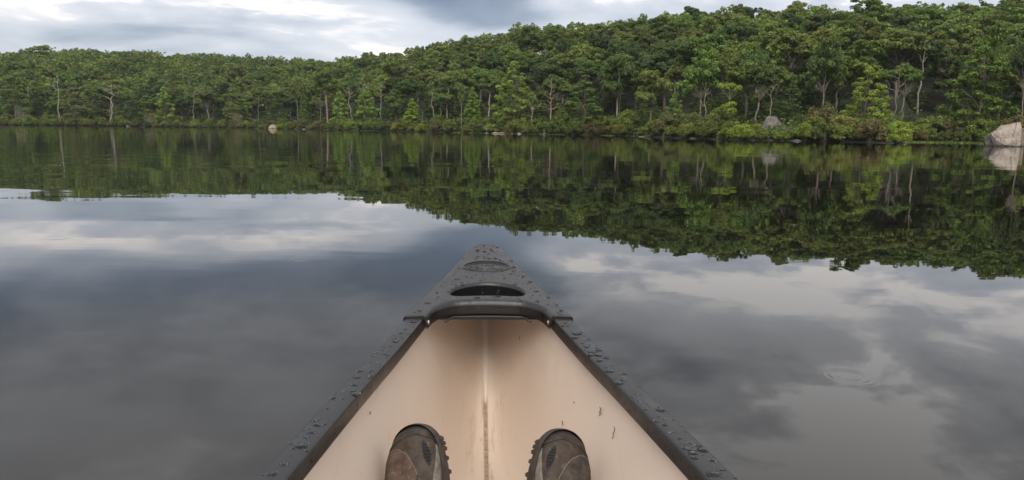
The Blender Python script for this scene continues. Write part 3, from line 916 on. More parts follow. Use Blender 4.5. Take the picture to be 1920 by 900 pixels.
# ------------------------------------------------------------------ shrubs along the shore
shr = []
for row, (b0, b1, smin) in enumerate(((-0.1, 0.7, .8), (1.9, 3.4, 1.0), (4.4, 7.0, 1.1))):
    a = azim(-60)
    while a < azim(1990):
        d = float(shore_d(a)) + rng.uniform(b0, b1)
        px = float(np.interp(a, [azim(q) for q in range(-100, 2101, 100)], range(-100, 2101, 100)))
        s = rng.uniform(0.75, 1.25) * smin
        if px > 1050: s *= 1.4
        if d > 120: s *= 1.25
        step = 2.3 * s / d * (0.85 if d < 120 else 1.15) * (1.25 if row == 2 else 1)
        skip = (1835 < px < 1935 and row == 0) or (1414 < px < 1476 and row > 1)
        if (1700 < px < 1840 or 1410 < px < 1480) and row == 0: s *= 0.62
        if 1410 < px < 1480 and row == 1: s *= 0.5
        if not skip:
            x, y = d * math.sin(a), d * math.cos(a)
            shr.append((px, x, y, s, row))
        a += step
print('shrubs', len(shr), 'trees', len(cand), 'far quads', len(FQ))
marks = landmarks_rock + [(q[0], 240 + q[0] * 0.012, q[2]) for q in landmarks]
its, dat = [], []
for (px, x, y, s, row_) in shr:
    z = float(ground(x, y))
    near = rng.random()
    if 1460 < px < 1510 and near < .45: tint = 'lime'
    elif 1390 < px < 1420 and near < .6: tint = 'lime'
    elif 1650 < px < 1705 and near < .5: tint = 'lime'
    else:
        tint = ['olive', 'olive', 'mid', 'light', 'olive', 'deep', 'brown', 'mid', 'bright', 'olive'][int(rng.integers(0, 10))]
        if px < 480 and near < .35: tint = 'brown' if near < .2 else 'olive'
    tw = row_ > 0 and ((1425 < px < 1475 and near < .7) or (1520 < px < 1545 and near < .5) or near > .955)
    its.append((*project((x, y, z + s)), (tint, tw)))
    dat.append((x, y, z, s, tint, tw))
labs = label_by_landmark(its, lambda q: ('twiggy half-bare %s shrub' if q[1] else '%s leafy shrub') % TINT_WORD[q[0]], marks, ['left of', 'below', 'right of'], 9)
for k, (x, y, z, s, tint, tw) in enumerate(dat):
    kt = TWIGGY[k % 2] if tw else SHRUBS[int(rng.integers(0, 6))]
    plant('shrub', kt, (x, y, z), s, s * rng.uniform(.8, 1.15), rng.uniform(0, 6.28), tuple(np.array(jitter_col(tint, rng, .1)) * [.98, .93, .90, 1]), labs[k], 'shrub', 'shrubs along the lake shore')

# low growth under the trees and grass at the water edge
n = 42000
aa = rng.uniform(azim(-120), azim(2040), n)
bb = rng.uniform(1.5, 1, n) if False else 1.0 + 21 * rng.random(n) ** 1.4
dd = shore_d(aa) + bb
xx, yy = dd * np.sin(aa), dd * np.cos(aa)
zz = ground(xx, yy) + rng.uniform(0.05, 1.0, n) * np.where(bb > 7, 1.7, 1.0) * (0.6 + 0.5 * np.sin(xx * 1.3) * np.sin(yy * 1.1)) * 1.2 + 0.05
N_ = rng.normal(size=(n, 3)) * .5 + [0, 0, .8]
N_ /= np.linalg.norm(N_, axis=1, keepdims=True)
Q = leaf_quads(np.stack([xx, yy, zz], -1), N_, 0.24, 0.13, rng)
me = quads_mesh('undergrowth', Q, M_LEAF_MASS)
ca = me.color_attributes.new('tint', 'FLOAT_COLOR', 'POINT')
pal = np.array([GREENS['olive'], GREENS['mid'], GREENS['brown'], GREENS['deep']])
patch = ((np.sin(xx * .21) + np.sin(yy * .17 + 2) + rng.normal(size=n) * .4 + 2) / 4 * 4).astype(int).clip(0, 3)
cc = np.concatenate([pal[patch], np.ones((n, 1))], 1)
ca.data.foreach_set('color', np.repeat(cc, 4, axis=0).astype(np.float32).reshape(-1))
tag(link('undergrowth', me), 'low leafy undergrowth on the ground beneath the shoreline trees', None, None, 'stuff')

GQ = []
for (x0, x1, dens, hgt, b0, b1) in ((390, 500, 260, .16, -.6, .4), (650, 700, 90, .14, -.5, .3), (850, 905, 260, .13, -.8, .4), (985, 1060, 260, .15, -.7, .4), (1125, 1215, 380, .13, -1.2, .4), (1690, 1845, 1300, .16, -4.5, .2)):
    n = dens
    aa = rng.uniform(azim(x0), azim(x1), n); dd = shore_d(aa) + rng.uniform(b0, b1, n)
    bx_, by_ = dd * np.sin(aa), dd * np.cos(aa)
    bz_ = np.maximum(ground(bx_, by_), -.02)
    hh = hgt * rng.uniform(.5, 1.4, n)
    an = rng.uniform(0, np.pi, n); wv = np.stack([np.cos(an), np.sin(an), np.zeros(n)], -1) * 0.035
    ln = rng.normal(size=(n, 2)) * .07
    base = np.stack([bx_, by_, bz_], -1)
    tip = base + np.stack([ln[:, 0], ln[:, 1], hh], -1)
    GQ.append(np.stack([base - wv, base + wv, tip + wv * .3, tip - wv * .3], 1))
GQ = np.concatenate(GQ)
me = quads_mesh('sedge_grass', GQ, M_LEAF_MASS)
ca = me.color_attributes.new('tint', 'FLOAT_COLOR', 'POINT')
cc = np.tile((0.17, 0.22, 0.06, 1.0), (len(GQ), 1)) * rng.uniform(.7, 1.2, (len(GQ), 1))
ca.data.foreach_set('color', np.repeat(cc, 4, axis=0).astype(np.float32).reshape(-1))
tag(link('sedge_grass', me), 'thin bright sedge grass fringing the waterline', None, None, 'stuff')

# driftwood and fallen branches at the waterline
def driftwood(px, back, pieces, label):
    x, y = shore_pt(px, back)
    mb = MB(); rg = np.random.default_rng(int(px))
    for (p, q, r0, r1) in pieces: limb(mb, p, q, r0, r1, rg, 5, .05, .03, 6)
    o = mb.build('driftwood', M_PALE, None, True)
    o.location = (x, y, 0.0); o.rotation_euler = (0, 0, -math.atan2(x, y))
    tag(o, label, 'driftwood')
driftwood(238, -.4, [((0, 0, -.1), (-.5, 0, 1.3), .16, .08), ((0, 0, .1), (.9, 0, .25), .12, .05), ((-.2, 0, .5), (.1, .2, .9), .06, .02)], 'white upright driftwood stump at the waterline below the low dark spreading tree')
driftwood(1220, -1.2, [((-1.6, 0, .0), (1.0, .2, .22), .05, .03), ((-.2, 0, .1), (.6, -.2, .6), .03, .01), ((.3, 0, .1), (1.1, 0, .5), .025, .01)], 'fallen pale branch lying in the water below the full light green tree')
driftwood(1020, -.6, [((-.3, 0, 0), (.5, .1, .35), .05, .03), ((0, 0, .1), (.1, 0, .8), .05, .03)], 'short broken stump at the water edge below the straight dead tree')
driftwood(938, -1.0, [((-1.5, 0, .05), (1.4, .1, .16), .07, .04)], 'long pale log floating in front of the flat ledge')

# ------------------------------------------------------------------ canoe (local: x right, y to the bow, z up; u = metres back from the bow tip)
LEN = 4.9
YB = LEN / 2
cyaw = math.atan2(0.070, 1.42)
canoe = empty('canoe', (-0.083 + math.sin(cyaw) * YB, 2.325 - math.cos(cyaw) * YB, 0.0), cyaw)
tag(canoe, 'tan-lined canoe with wet black gunwales, its bow pointing out over the lake', 'canoe')
bu = [0.0, 0.30, 0.63, 1.17, 1.42, 2.0, 2.45]; bw = [0.036, 0.118, 0.198, 0.283, 0.314, 0.385, 0.41]
def fold(u): return np.minimum(u, LEN - u)
_hp = np.polyfit(bu, bw, 4)
def half(u): return np.polyval(_hp, fold(u))
def sheer(u):
    return 0.45 + 0.084 * np.clip(1 - fold(u) / 0.9, 0, 1) ** 1.6
def keel(u):
    f = fold(u)
    return 0.035 + 0.47 * np.clip(1 - f / 0.62, 0, 1) ** 2.7
def section(u, tt, inset=0.0):
    f = fold(u)
    s = np.clip(f / 1.9, 0, 1); s = s * s * (3 - 2 * s)
    e = 0.50 + (0.20 - 0.50) * s
    wv = (half(u) - 0.016 - inset)
    k = keel(u) - inset * 2.0
    x = wv * tt ** e
    z = k + (sheer(u) - 0.012 - k) * tt
    return x, z
us = np.concatenate([np.linspace(0.012, 0.7, 46), np.linspace(0.75, LEN - 0.75, 40), np.linspace(LEN - 0.7, LEN - 0.012, 30)])
tv = np.linspace(0, 1, 26) ** 2.6
def hull_surface(inset):
    P = []
    for u in us:
        x, z = section(u, tv, inset)
        R_ = [(x[i], YB - u, z[i]) for i in range(len(tv))]
        L_ = [(-x[i], YB - u, z[i]) for i in range(len(tv) - 1, 0, -1)]
        P.append(L_ + R_)
    return np.array(P)
m, t = material('tan_hull')
tcn = t.n('ShaderNodeTexCoord').outputs['Object']
sp = t.n('ShaderNodeSeparateXYZ', {0: tcn})
lx, ly, lz = sp.outputs
ax = t.m('ABSOLUTE', lx)
nb = t.noise(tcn, 6.0, 5.0, 0.6)
nf = t.noise(tcn, 70.0, 4.0, 0.7)
mpS = t.n('ShaderNodeMapping', {0: tcn, 3: (60, 9, 9)})
nst = t.noise(mpS, 1.0, 5.0, 0.7)
base = t.mix(t.ss(nb, 0.3, 0.7), (0.72, 0.60, 0.50), (0.75, 0.63, 0.53))
# silt streaks washed to the middle of the floor, and the brown puddle line along the keel
silt = t.m('MULTIPLY', t.ss(ax, 0.085, 0.02), t.ss(nst, 0.50, 0.75))
silt = t.m('MULTIPLY', silt, t.m('MULTIPLY', t.ss(ly, 2.26, 2.10), 0.55))
base = t.mix(silt, base, (0.22, 0.14, 0.07))
edge = t.m('ADD', ax, t.m('MULTIPLY', t.m('SUBTRACT', nf, 0.5), 0.006))
puddle = t.m('MULTIPLY', t.ss(edge, 0.0085, 0.0035), t.ss(ly, 2.188, 2.15))
base = t.mix(t.m('MULTIPLY', puddle, t.ss(nf, 0.3, 0.7, 0.45, 0.85)), base, (0.20, 0.115, 0.045))
spk = t.n('ShaderNodeTexVoronoi', {'Vector': tcn, 'Scale': 26.0, 'Randomness': 1.0})
dots = t.m('MULTIPLY', t.ss(spk.outputs['Distance'], 0.075, 0.045), t.m('GREATER_THAN', t.n('ShaderNodeSeparateColor', {0: spk.outputs['Color']}).outputs[0], 0.80))
base = t.mix(t.m('MULTIPLY', dots, 0.6), base, (0.86, 0.80, 0.72))
spk2 = t.n('ShaderNodeTexVoronoi', {'Vector': t.n('ShaderNodeMapping', {0: tcn, 1: (.3, .7, .1), 3: (1.0, 1.0, 0.45)}), 'Scale': 17.0})
dots2 = t.m('MULTIPLY', t.ss(spk2.outputs['Distance'], 0.06, 0.04), t.m('GREATER_THAN', t.n('ShaderNodeSeparateColor', {0: spk2.outputs['Color']}).outputs[1], 0.90))
base = t.mix(t.m('MULTIPLY', dots2, 0.7), base, (0.16, 0.10, 0.06))
mpX = t.n('ShaderNodeMapping', {0: tcn, 2: (rad(12), rad(20), rad(24)), 3: (240, 7, 16)})
scr = t.ss(t.noise(mpX, 1.0, 2.0, 0.5), 0.66, 0.74)
base = t.mix(t.m('MULTIPLY', scr, 0.2), base, (0.42, 0.32, 0.24))
grm = t.m('MULTIPLY', t.ss(nf, 0.56, 0.74), t.ss(nb, 0.40, 0.66))
base = t.mix(t.m('MULTIPLY', grm, 0.22), base, (0.38, 0.29, 0.22))
out(t, t.n('ShaderNodeBsdfPrincipled', {'Base Color': base, 'Roughness': t.ss(nb, 0.3, 0.7, 0.32, 0.5), 'Normal': t.n('ShaderNodeBump', {'Strength': 0.06, 'Distance': 0.004, 'Height': t.m('ADD', nf, t.m('MULTIPLY', nb, 2))})}))
M_HULL = m
mb = MB()
mb.grid(hull_surface(0.0))
mb.grid(hull_surface(-0.012) * np.array([1, 1, 1]) + np.array([0, 0, -0.02]))
mb.build('hull', M_HULL, canoe, True)
# moulded seam standing proud along the stem
mb = MB()
P = []
for u in np.linspace(0.05, 0.32, 40):
    k = float(keel(u)); wv = 0.0050 * min(1, max(.25, (.32 - u) / .08))
    x_, z_ = section(np.array(u), np.array([0.0006 + 0 * u]), 0)
    hgt = 0.009 * min(1, max(0, (.33 - u) / .12))
    # normal of the keel curve
    dk = (float(keel(u + .005)) - float(keel(u - .005))) / .01
    nrm = Vector((0, dk, 1)).normalized()      # y decreases with u
    row = []
    for q, hq in ((-2.2, -.3), (-1, .35), (-.5, .85), (0, 1.0), (.5, .85), (1, .35), (2.2, -.3)):
        tt_ = max(1e-6, (abs(q) * wv / max(.02, float(half(u)) - .016)) ** (1 / .5))
        zz_ = k + (float(sheer(u)) - k) * tt_
        p = Vector((q * wv, YB - u, zz_)) + nrm * (hgt * hq)
        row.append(p)
    P.append(row)
mb.grid(np.array(P))
m, t = material('tan_seam')
out(t, t.n('ShaderNodeBsdfPrincipled', {'Base Color': (0.88, 0.80, 0.70, 1), 'Roughness': 0.2}))
mb.build('keel_seam', m, canoe, True)

# gunwales: rounded box rails swept along the sheer
def rail_profile():
    pts = []
    w_, h_, r = 0.021, 0.033, 0.005
    for (cx, cz, a0) in ((w_ - r, -r, 90), (w_ - r, -h_ + r, 0), (-w_ + r, -h_ + r, -90), (-w_ + r, -r, -180)):
        for k in range(4):
            an = rad(a0 - 90 * k / 3)
            pts.append((cx + r * math.cos(an), cz + r * math.sin(an)))
    return pts
PROF = rail_profile()
def rail_c(u): return half(u) - 0.0215
rails = {}
for sgn in (-1, 1):
    P = []
    for u in np.concatenate([np.linspace(0.56, 1.6, 40), np.linspace(1.7, LEN - 0.56, 40)]):
        c0 = float(rail_c(u)) * sgn; z0 = float(sheer(u))
        du = 0.02
        tx = sgn * (float(rail_c(u + du)) - float(rail_c(u - du)))
        nrm = Vector((2 * du, tx, 0)).normalized()   # lateral direction (perp to tangent), in (x,y) with y=-u
        P.append([(c0 + nrm.x * a * 1.0, YB - u + nrm.y * a, z0 + b) for a, b in PROF])
    mb = MB(); mb.grid(np.array(P), close_v=True)
    rails[sgn] = mb.build('gunwale', M_BLACK, canoe, True, 1e-6)

# deck plate: height field over its plan, clipped to the outline
def rbox(qx, qy, r):
    return np.hypot(np.maximum(qx, 0), np.maximum(qy, 0)) + np.minimum(np.maximum(qx, qy), 0) - r
def deck_sdf(x, u):
    hb = 0.040 + 0.2500 * u
    d1 = (hb - np.abs(x)) * 0.969
    d2 = u - 0.004 - 0.008 * (x / 0.04) ** 2 * (np.abs(x) < .06)
    r = 0.034
    corner = (d1 < r) & (d2 < r)
    d = np.where(corner, r - np.hypot(r - d1, r - d2), np.minimum(d1, d2))
    inner = 0.137 + 0.2555 * (u - 0.60)
    ua = 0.528 + 0.014 * (x / 0.13) ** 2
    dar = rbox(np.abs(x) - (inner - 0.045), (ua + 0.045) - u, 0.045)
    uf = 0.384 + 0.045 * (x / 0.094) ** 2
    ub = 0.486 + 0.004 * (x / .094) ** 2
    dsl = rbox(np.abs(x) - (0.094 - 0.028), np.maximum(uf + 0.028 - u, u - (ub - 0.028)), 0.028)
    dre = 0.632 - u
    return d, dar, dsl, dre
def deck_d(x, u):
    return np.minimum.reduce(deck_sdf(x, u))
def edge_round(d, r):
    q = np.clip(r - d, 0, r)
    return np.sqrt(np.maximum(r * r - q * q, 0)) - r
def deck_z(x, u):
    d, dar, dsl, dre = deck_sdf(x, u)
    z = sheer(u) + 0.0055 + 0.006 * (1 - (x / (0.04 + .2500 * u)) ** 2)
    z = z + np.minimum.reduce([edge_round(d, 0.007), edge_round(dar, 0.013), edge_round(dsl, 0.008), edge_round(dre, 0.002)])
    # shallow dished oval round the emblem
    e = np.sqrt((x / 0.064) ** 2 + ((u - 0.238) / 0.046) ** 2)
    z = z - 0.0035 * np.clip((1.02 - e) / 0.06, 0, 1)
    return z
st = 0.0028
gx = np.arange(-0.21, 0.2101, st); gu = np.arange(-0.004, 0.64, st)
UU, XX = np.meshgrid(gu, gx, indexing='ij')
cxn = (XX[:-1, :-1] + st / 2); cun = (UU[:-1, :-1] + st / 2)
inside = deck_d(cxn, cun) > 0
nx_ = len(gx)
vid = -np.ones(UU.shape, int)
used = np.zeros(UU.shape, bool)
for (di, dj) in ((0, 0), (0, 1), (1, 0), (1, 1)):
    used[di:di + inside.shape[0], dj:dj + inside.shape[1]] |= inside
vid[used] = np.arange(used.sum())
vx, vu = XX[used].copy(), UU[used].copy()
ii, jj = np.nonzero(inside)
Fq = np.stack([vid[ii, jj], vid[ii, jj + 1], vid[ii + 1, jj + 1], vid[ii + 1, jj]], 1)
ed = {}
for f in Fq:
    for k in range(4):
        a_, b_ = int(f[k]), int(f[(k + 1) % 4])
        key = (min(a_, b_), max(a_, b_))
        if key in ed: ed[key] = None
        else: ed[key] = (a_, b_)
bedges = [v for v in ed.values() if v is not None]
bset = np.array(sorted({i for e in bedges for i in e}))
for _ in range(4):
    x0, u0 = vx[bset], vu[bset]
    dd0 = deck_d(x0, u0); ep = 2e-4
    gx_ = (deck_d(x0 + ep, u0) - deck_d(x0 - ep, u0)) / (2 * ep); gu_ = (deck_d(x0, u0 + ep) - deck_d(x0, u0 - ep)) / (2 * ep)
    g2 = np.maximum(gx_ ** 2 + gu_ ** 2, .2)
    vx[bset] -= np.clip(dd0 * gx_ / g2, -st, st); vu[bset] -= np.clip(dd0 * gu_ / g2, -st, st)
vz = deck_z(vx, vu)
V = [(float(x), float(YB - u), float(z)) for x, u, z in zip(vx, vu, vz)]
Fl = [tuple(int(i) for i in f) for f in Fq]
dmap = {}
for i in bset:
    d4 = deck_sdf(vx[i], vu[i])
    which = int(np.argmin([float(q) for q in d4]))
    drop = (0.030, 0.023, 0.050, 0.010)[which]
    dmap[int(i)] = len(V)
    V.append((float(vx[i]), float(YB - vu[i]), float(vz[i] - drop)))
for a_, b_ in bedges:
    Fl.append((b_, a_, dmap[a_], dmap[b_]))
mb = MB(); mb.add(V, Fl)
deck = mb.build('deck_plate', M_DECK, canoe, True)
m, t = material('wet_shaded_plastic')  # wet slot and edge walls, with recess shade put into the darker colour
out(t, t.n('ShaderNodeBsdfPrincipled', {'Base Color': (0.010, 0.0095, 0.010, 1), 'Roughness': 0.28}))
deck.data.materials.append(m)
deck.data.polygons.foreach_set('use_smooth', [True] * len(Fq) + [False] * (len(Fl) - len(Fq)))
deck.data.polygons.foreach_set('material_index', [0] * len(Fq) + [1] * (len(Fl) - len(Fq)))
# closed underside of the deck (dark floor below the hand hold)
mb = MB()
P = []
for u in np.linspace(0.02, 0.522, 24):
    hb = 0.036 + 0.2555 * u - 0.012
    P.append([(hb * q, YB - u, float(sheer(u)) - 0.034) for q in np.linspace(-1, 1, 9)])
mb.grid(np.array(P))
P2 = np.array(P)[-1]
mb.add([tuple(p) for p in P2] + [(p[0], p[1], p[2] - .006) for p in P2], [(i, i + 1, i + 10, i + 9) for i in range(8)])
mb.build('deck_underside', M_BLACK, deck)
# thin lip under the front bar
mb = MB()
pts = []
for q in np.linspace(-1, 1, 25):
    x_ = 0.103 * q; u_ = 0.540 + 0.012 * (x_ / .13) ** 2 + 0.02 * max(0, abs(q) - .85) / .15
    pts.append((x_, YB - u_, float(sheer(u_)) - .026 - 0.004 * max(0, abs(q) - .85) / .15))
mb.tube(pts, [.0028] * len(pts), 6)
mb.build('lip', M_BLACK, deck, True)
# stern deck: the same plate turned round
stern = link('deck_plate', deck.data, canoe)
stern.rotation_euler = (0, 0, math.pi)

# emblem: raised oval rim and script lettering in relief
mb = MB()
def on_deck(x, u, lift=0.0):
    return (x, YB - u, float(deck_z(np.array(x), np.array(u))) + lift)
pts = [on_deck(0.0665 * math.cos(a), 0.238 + 0.048 * math.sin(a), 0.0005) for a in np.linspace(0, 2 * math.pi, 49)]
mb.tube(pts, [.0020] * len(pts), 6, False)
emb = mb.build('emblem_rim', M_DECK, deck, True)
STROKES = [  # script "Old Town", letter box units: x to the right, y up
 [(0.9, .9), (.4, 1.0), (.05, .6), (.1, .1), (.5, 0), (.9, .35), (.95, .75), (.7, 1.0), (.5, .8), (1.1, .75)],
 [(1.2, .0), (1.35, .5), (1.6, 1.25), (1.45, 1.35), (1.35, .8), (1.4, .1), (1.6, .05), (1.75, .3)],
 [(2.3, .55), (2.0, .6), (1.8, .3), (1.9, .02), (2.15, .1), (2.4, .6), (2.65, 1.35)], [(2.65, 1.35), (2.4, .5), (2.45, .05), (2.7, .1), (2.85, .3)],
 [(3.2, 1.05), (3.5, 1.3), (4.1, 1.15), (4.9, 1.3)], [(4.15, 1.15), (4.0, .6), (3.85, .1), (3.6, .0), (3.5, .2)],
 [(4.6, .6), (4.35, .5), (4.25, .15), (4.5, 0), (4.75, .25), (4.7, .55), (5.0, .5)],
 [(5.0, .5), (5.1, .1), (5.3, .05), (5.45, .5), (5.5, .1), (5.7, .05), (5.9, .5), (6.05, .45)],
 [(6.1, .5), (6.15, .02), (6.3, .45), (6.5, .55), (6.55, .1), (6.75, .05), (6.9, .3)],
 [(.4, -.35), (2.5, -.22), (5.0, -.28), (6.6, -.15)]]
mb = MB()
for s_ in STROKES:
    sm = []
    for i in range(len(s_) - 1):
        for q in (0, .5): sm.append((s_[i][0] + (s_[i + 1][0] - s_[i][0]) * q, s_[i][1] + (s_[i + 1][1] - s_[i][1]) * q))
    sm.append(s_[-1])
    pts = [on_deck((x - 3.45) * 0.0150, 0.250 - (y - .3) * 0.032, 0.0002) for x, y in sm]
    mb.tube(pts, [.0016] * len(pts), 5)
mb.build('script_lettering', M_DECK, emb, True)

# screws on the inner faces of the deck arms
for sgn, mt in ((-1, M_STEEL), (1, M_SCREW)):
    u_ = 0.618; xi = (0.137 + 0.2555 * (u_ - .60)) * sgn
    bm = bmesh.new()
    bmesh.ops.create_uvsphere(bm, u_segments=14, v_segments=8, radius=0.0055)
    for v in bm.verts: v.co.x *= 0.55
    me = bpy.data.meshes.new('screw'); bm.to_mesh(me); bm.free()
    me.polygons.foreach_set('use_smooth', [True] * len(me.polygons))
    o = link('screw', me, deck, mt)
    o.location = (xi - 0.001 * sgn, YB - u_, float(sheer(u_)) - 0.014)

# rain beads standing on the rails and the deck
mb = MB()
def bead(c, nrm, r, rg, flat=0.26):
    nrm = Vector(nrm).normalized()
    a = nrm.orthogonal().normalized(); b = nrm.cross(a)
    c = Vector(c)
    ns = 12
    el = rg.uniform(.7, 1.5); rot = rg.uniform(0, 6.28); ph = rg.uniform(0, 6.28); k3 = rg.uniform(0, .22)
    rings = ((1.0, -.02), (.97, .22), (.80, .62), (.45, .92))
    V, Fc = [], []
    for (q, hq) in rings:
        for k in range(ns):
            th = 2 * math.pi * k / ns
            rr = r * q * (1 + k3 * math.sin(2 * th + ph) + k3 * .5 * math.sin(3 * th + 2 * ph))
            x_, y_ = rr * math.cos(th) * el, rr * math.sin(th)
            xr, yr = x_ * math.cos(rot) - y_ * math.sin(rot), x_ * math.sin(rot) + y_ * math.cos(rot)
            V.append(c + a * xr + b * yr + nrm * (hq * r * flat))
    V.append(c + nrm * (r * flat)); V.append(c - nrm * (r * .03))
    for i in range(3):
        for k in range(ns):
            k2 = (k + 1) % ns
            Fc.append((i * ns + k, i * ns + k2, (i + 1) * ns + k2, (i + 1) * ns + k))
    for k in range(ns):
        k2 = (k + 1) % ns
        Fc.append((3 * ns + k, 3 * ns + k2, 4 * ns)); Fc.append((k2, k, 4 * ns + 1))
    mb.add(V, Fc)
rg = np.random.default_rng(21)
for sgn in (-1, 1):
    for _ in range(120 if sgn < 0 else 160):
        u_ = 0.645 + 0.85 * rg.random()
        off = rg.uniform(-.016, .018)
        r = min(.0090, .0012 + rg.exponential(.0021))
        bead((sgn * float(rail_c(u_)) + off, YB - u_, float(sheer(u_)) + .0001), (0, 0, 1), r, rg)
    for _ in range(70 if sgn > 0 else 22):
        u_ = 0.66 + 0.8 * rg.random()
        xi = sgn * (float(rail_c(u_)) - .0212)
        bead((xi, YB - u_, float(sheer(u_)) - rg.uniform(.006, .026)), (-sgn, 0, 0), rg.uniform(.0012, .0032), rg)
k = 0
while k < 230:
    x_, u_ = rg.uniform(-.2, .2), rg.uniform(.02, .625)
    if float(deck_d(np.array(x_), np.array(u_))) < .006: continue
    if ((x_ / .07) ** 2 + ((u_ - .238) / .052) ** 2) < 1 and rg.random() < .8: continue
    bead(on_deck(x_, u_, .0001), (0, .15, 1), min(.0065, .0010 + rg.exponential(.0014)), rg); k += 1
for x_ in (-.036, -.028, .010, .015, .027):
    bead((x_ + .004, YB - .5295, float(sheer(.529)) - .008), (0, -1, 0), .0032, rg)
for x_, zz_ in ((-.012, -.024), (.026, -.03), (.031, -.02)):
    bead((x_, YB - .389, float(sheer(.38)) + zz_ * .6), (0, -1, .1), .003, rg)
beads = mb.mesh('rain_beads', M_DROP, True)
tag(link('rain_beads', beads, canoe), None, None, None, 'stuff')

# bits of leaf and grit stuck to the hull lining
def wall_point(px, py):
    """where the sight line meets the inside of the hull"""
    r = ray(px, py)
    MWi = Matrix.Translation(canoe.location) @ Matrix.Rotation(cyaw, 4, 'Z')
    MWi = np.array(MWi.inverted())
    for k in np.arange(0.9, 2.6, 0.002):
        p = MWi[:3, :3] @ (np.array([0, 0, CAM_H]) + r * k) + MWi[:3, 3]
        u = YB - p[1]
        if u < .02: break
        sh = float(sheer(u)); kl = float(keel(u))
        if p[2] < sh - .02:
            tt = max(0.0, (p[2] - kl) / (sh - .012 - kl))
            if p[2] <= kl + .001: return p, u
            xw, _ = section(np.array(u), np.array(tt), 0)
            if abs(p[0]) >= float(xw) - .001: return p, u
    return None, None
def litter(px, py, l, w_, ang, label, nm='leaf_scrap', cat='leaf'):
    p, u = wall_point(px, py)
    if p is None: return
    sg = 1 if p[0] > 0 else -1
    tt = max(.001, (p[2] - float(keel(u))) / (float(sheer(u)) - .012 - float(keel(u))))
    x1, z1 = section(np.array(u), np.array(min(1, tt + .02)), 0); x2, z2 = section(np.array(u - .02), np.array(tt), 0)
    x0_, z0_ = section(np.array(u), np.array(tt), 0)
    A = Vector((sg * float(x1 - x0_), 0, float(z1 - z0_))).normalized(); B = Vector((sg * float(x2 - x0_), .02, float(z2 - z0_))).normalized()
    N = A.cross(B) * (1 if sg < 0 else 1); N.normalize()
    if N.x * sg > 0: N = -N
    mbl = MB()
    c0 = Vector(p) + N * .002
    T = A * math.cos(ang) + B * math.sin(ang); S = N.cross(T)
    prof = [(-1, .05, .3), (-.6, .7, .0), (-.1, 1.0, .5), (.4, .6, .15), (.8, .8, .5), (1, .1, 1.2)]
    Pg = [[c0 + T * (q * l) + S * (w_ * e * sgn_) + N * (h_ * .003 + (.0015 if sgn_ == 0 else 0)) for sgn_ in (-1, 0, 1)] for q, e, h_ in prof]
    Pb = [[c0 + T * (q * l) + S * (w_ * e * sgn_) - N * .0004 + N * (h_ * .003) for sgn_ in (1, 0, -1)] for q, e, h_ in prof]
    mbl.grid(np.array(Pg)); mbl.grid(np.array(Pb))
    o = mbl.build(nm, M_LITTER)
    o.matrix_world = Matrix.Translation(canoe.location) @ Matrix.Rotation(cyaw, 4, 'Z')
    tag(o, label, cat, 'debris stuck inside the hull')
m, t = material('dead_leaf')
tcn = t.n('ShaderNodeTexCoord').outputs['Object']
out(t, t.n('ShaderNodeBsdfPrincipled', {'Base Color': t.mix(t.noise(tcn, 160, 3), (.10, .07, .04), (.22, .15, .09)), 'Roughness': .7}))
M_LITTER = m
litter(1128, 772, .0085, .0022, .25, 'curled brown leaf scrap stuck on the right hull wall above the right shoe')
litter(1057, 794, .0055, .0010, .7, 'tiny hooked twig just above the toe of the right shoe', 'twig_scrap', 'twig')
litter(1154, 812, .012, .0004, .05, 'thin upright dark fibre on the hull wall right of the right shoe', 'twig_scrap', 'twig')
litter(691, 775, .0028, .0018, .3, 'small dark crumb on the left hull wall above the left shoe', 'leaf_scrap', 'leaf')
litter(976, 634, .0050, .0007, .1, 'faint thin fibre high on the right hull wall under the deck', 'twig_scrap', 'twig')
litter(1079, 755, .0022, .0010, .1, 'tiny dark speck left of the curled leaf scrap', 'leaf_scrap', 'leaf')
litter(918, 848, .0026, .0014, .4, 'dark grit beside the puddle line on the floor', 'leaf_scrap', 'leaf')

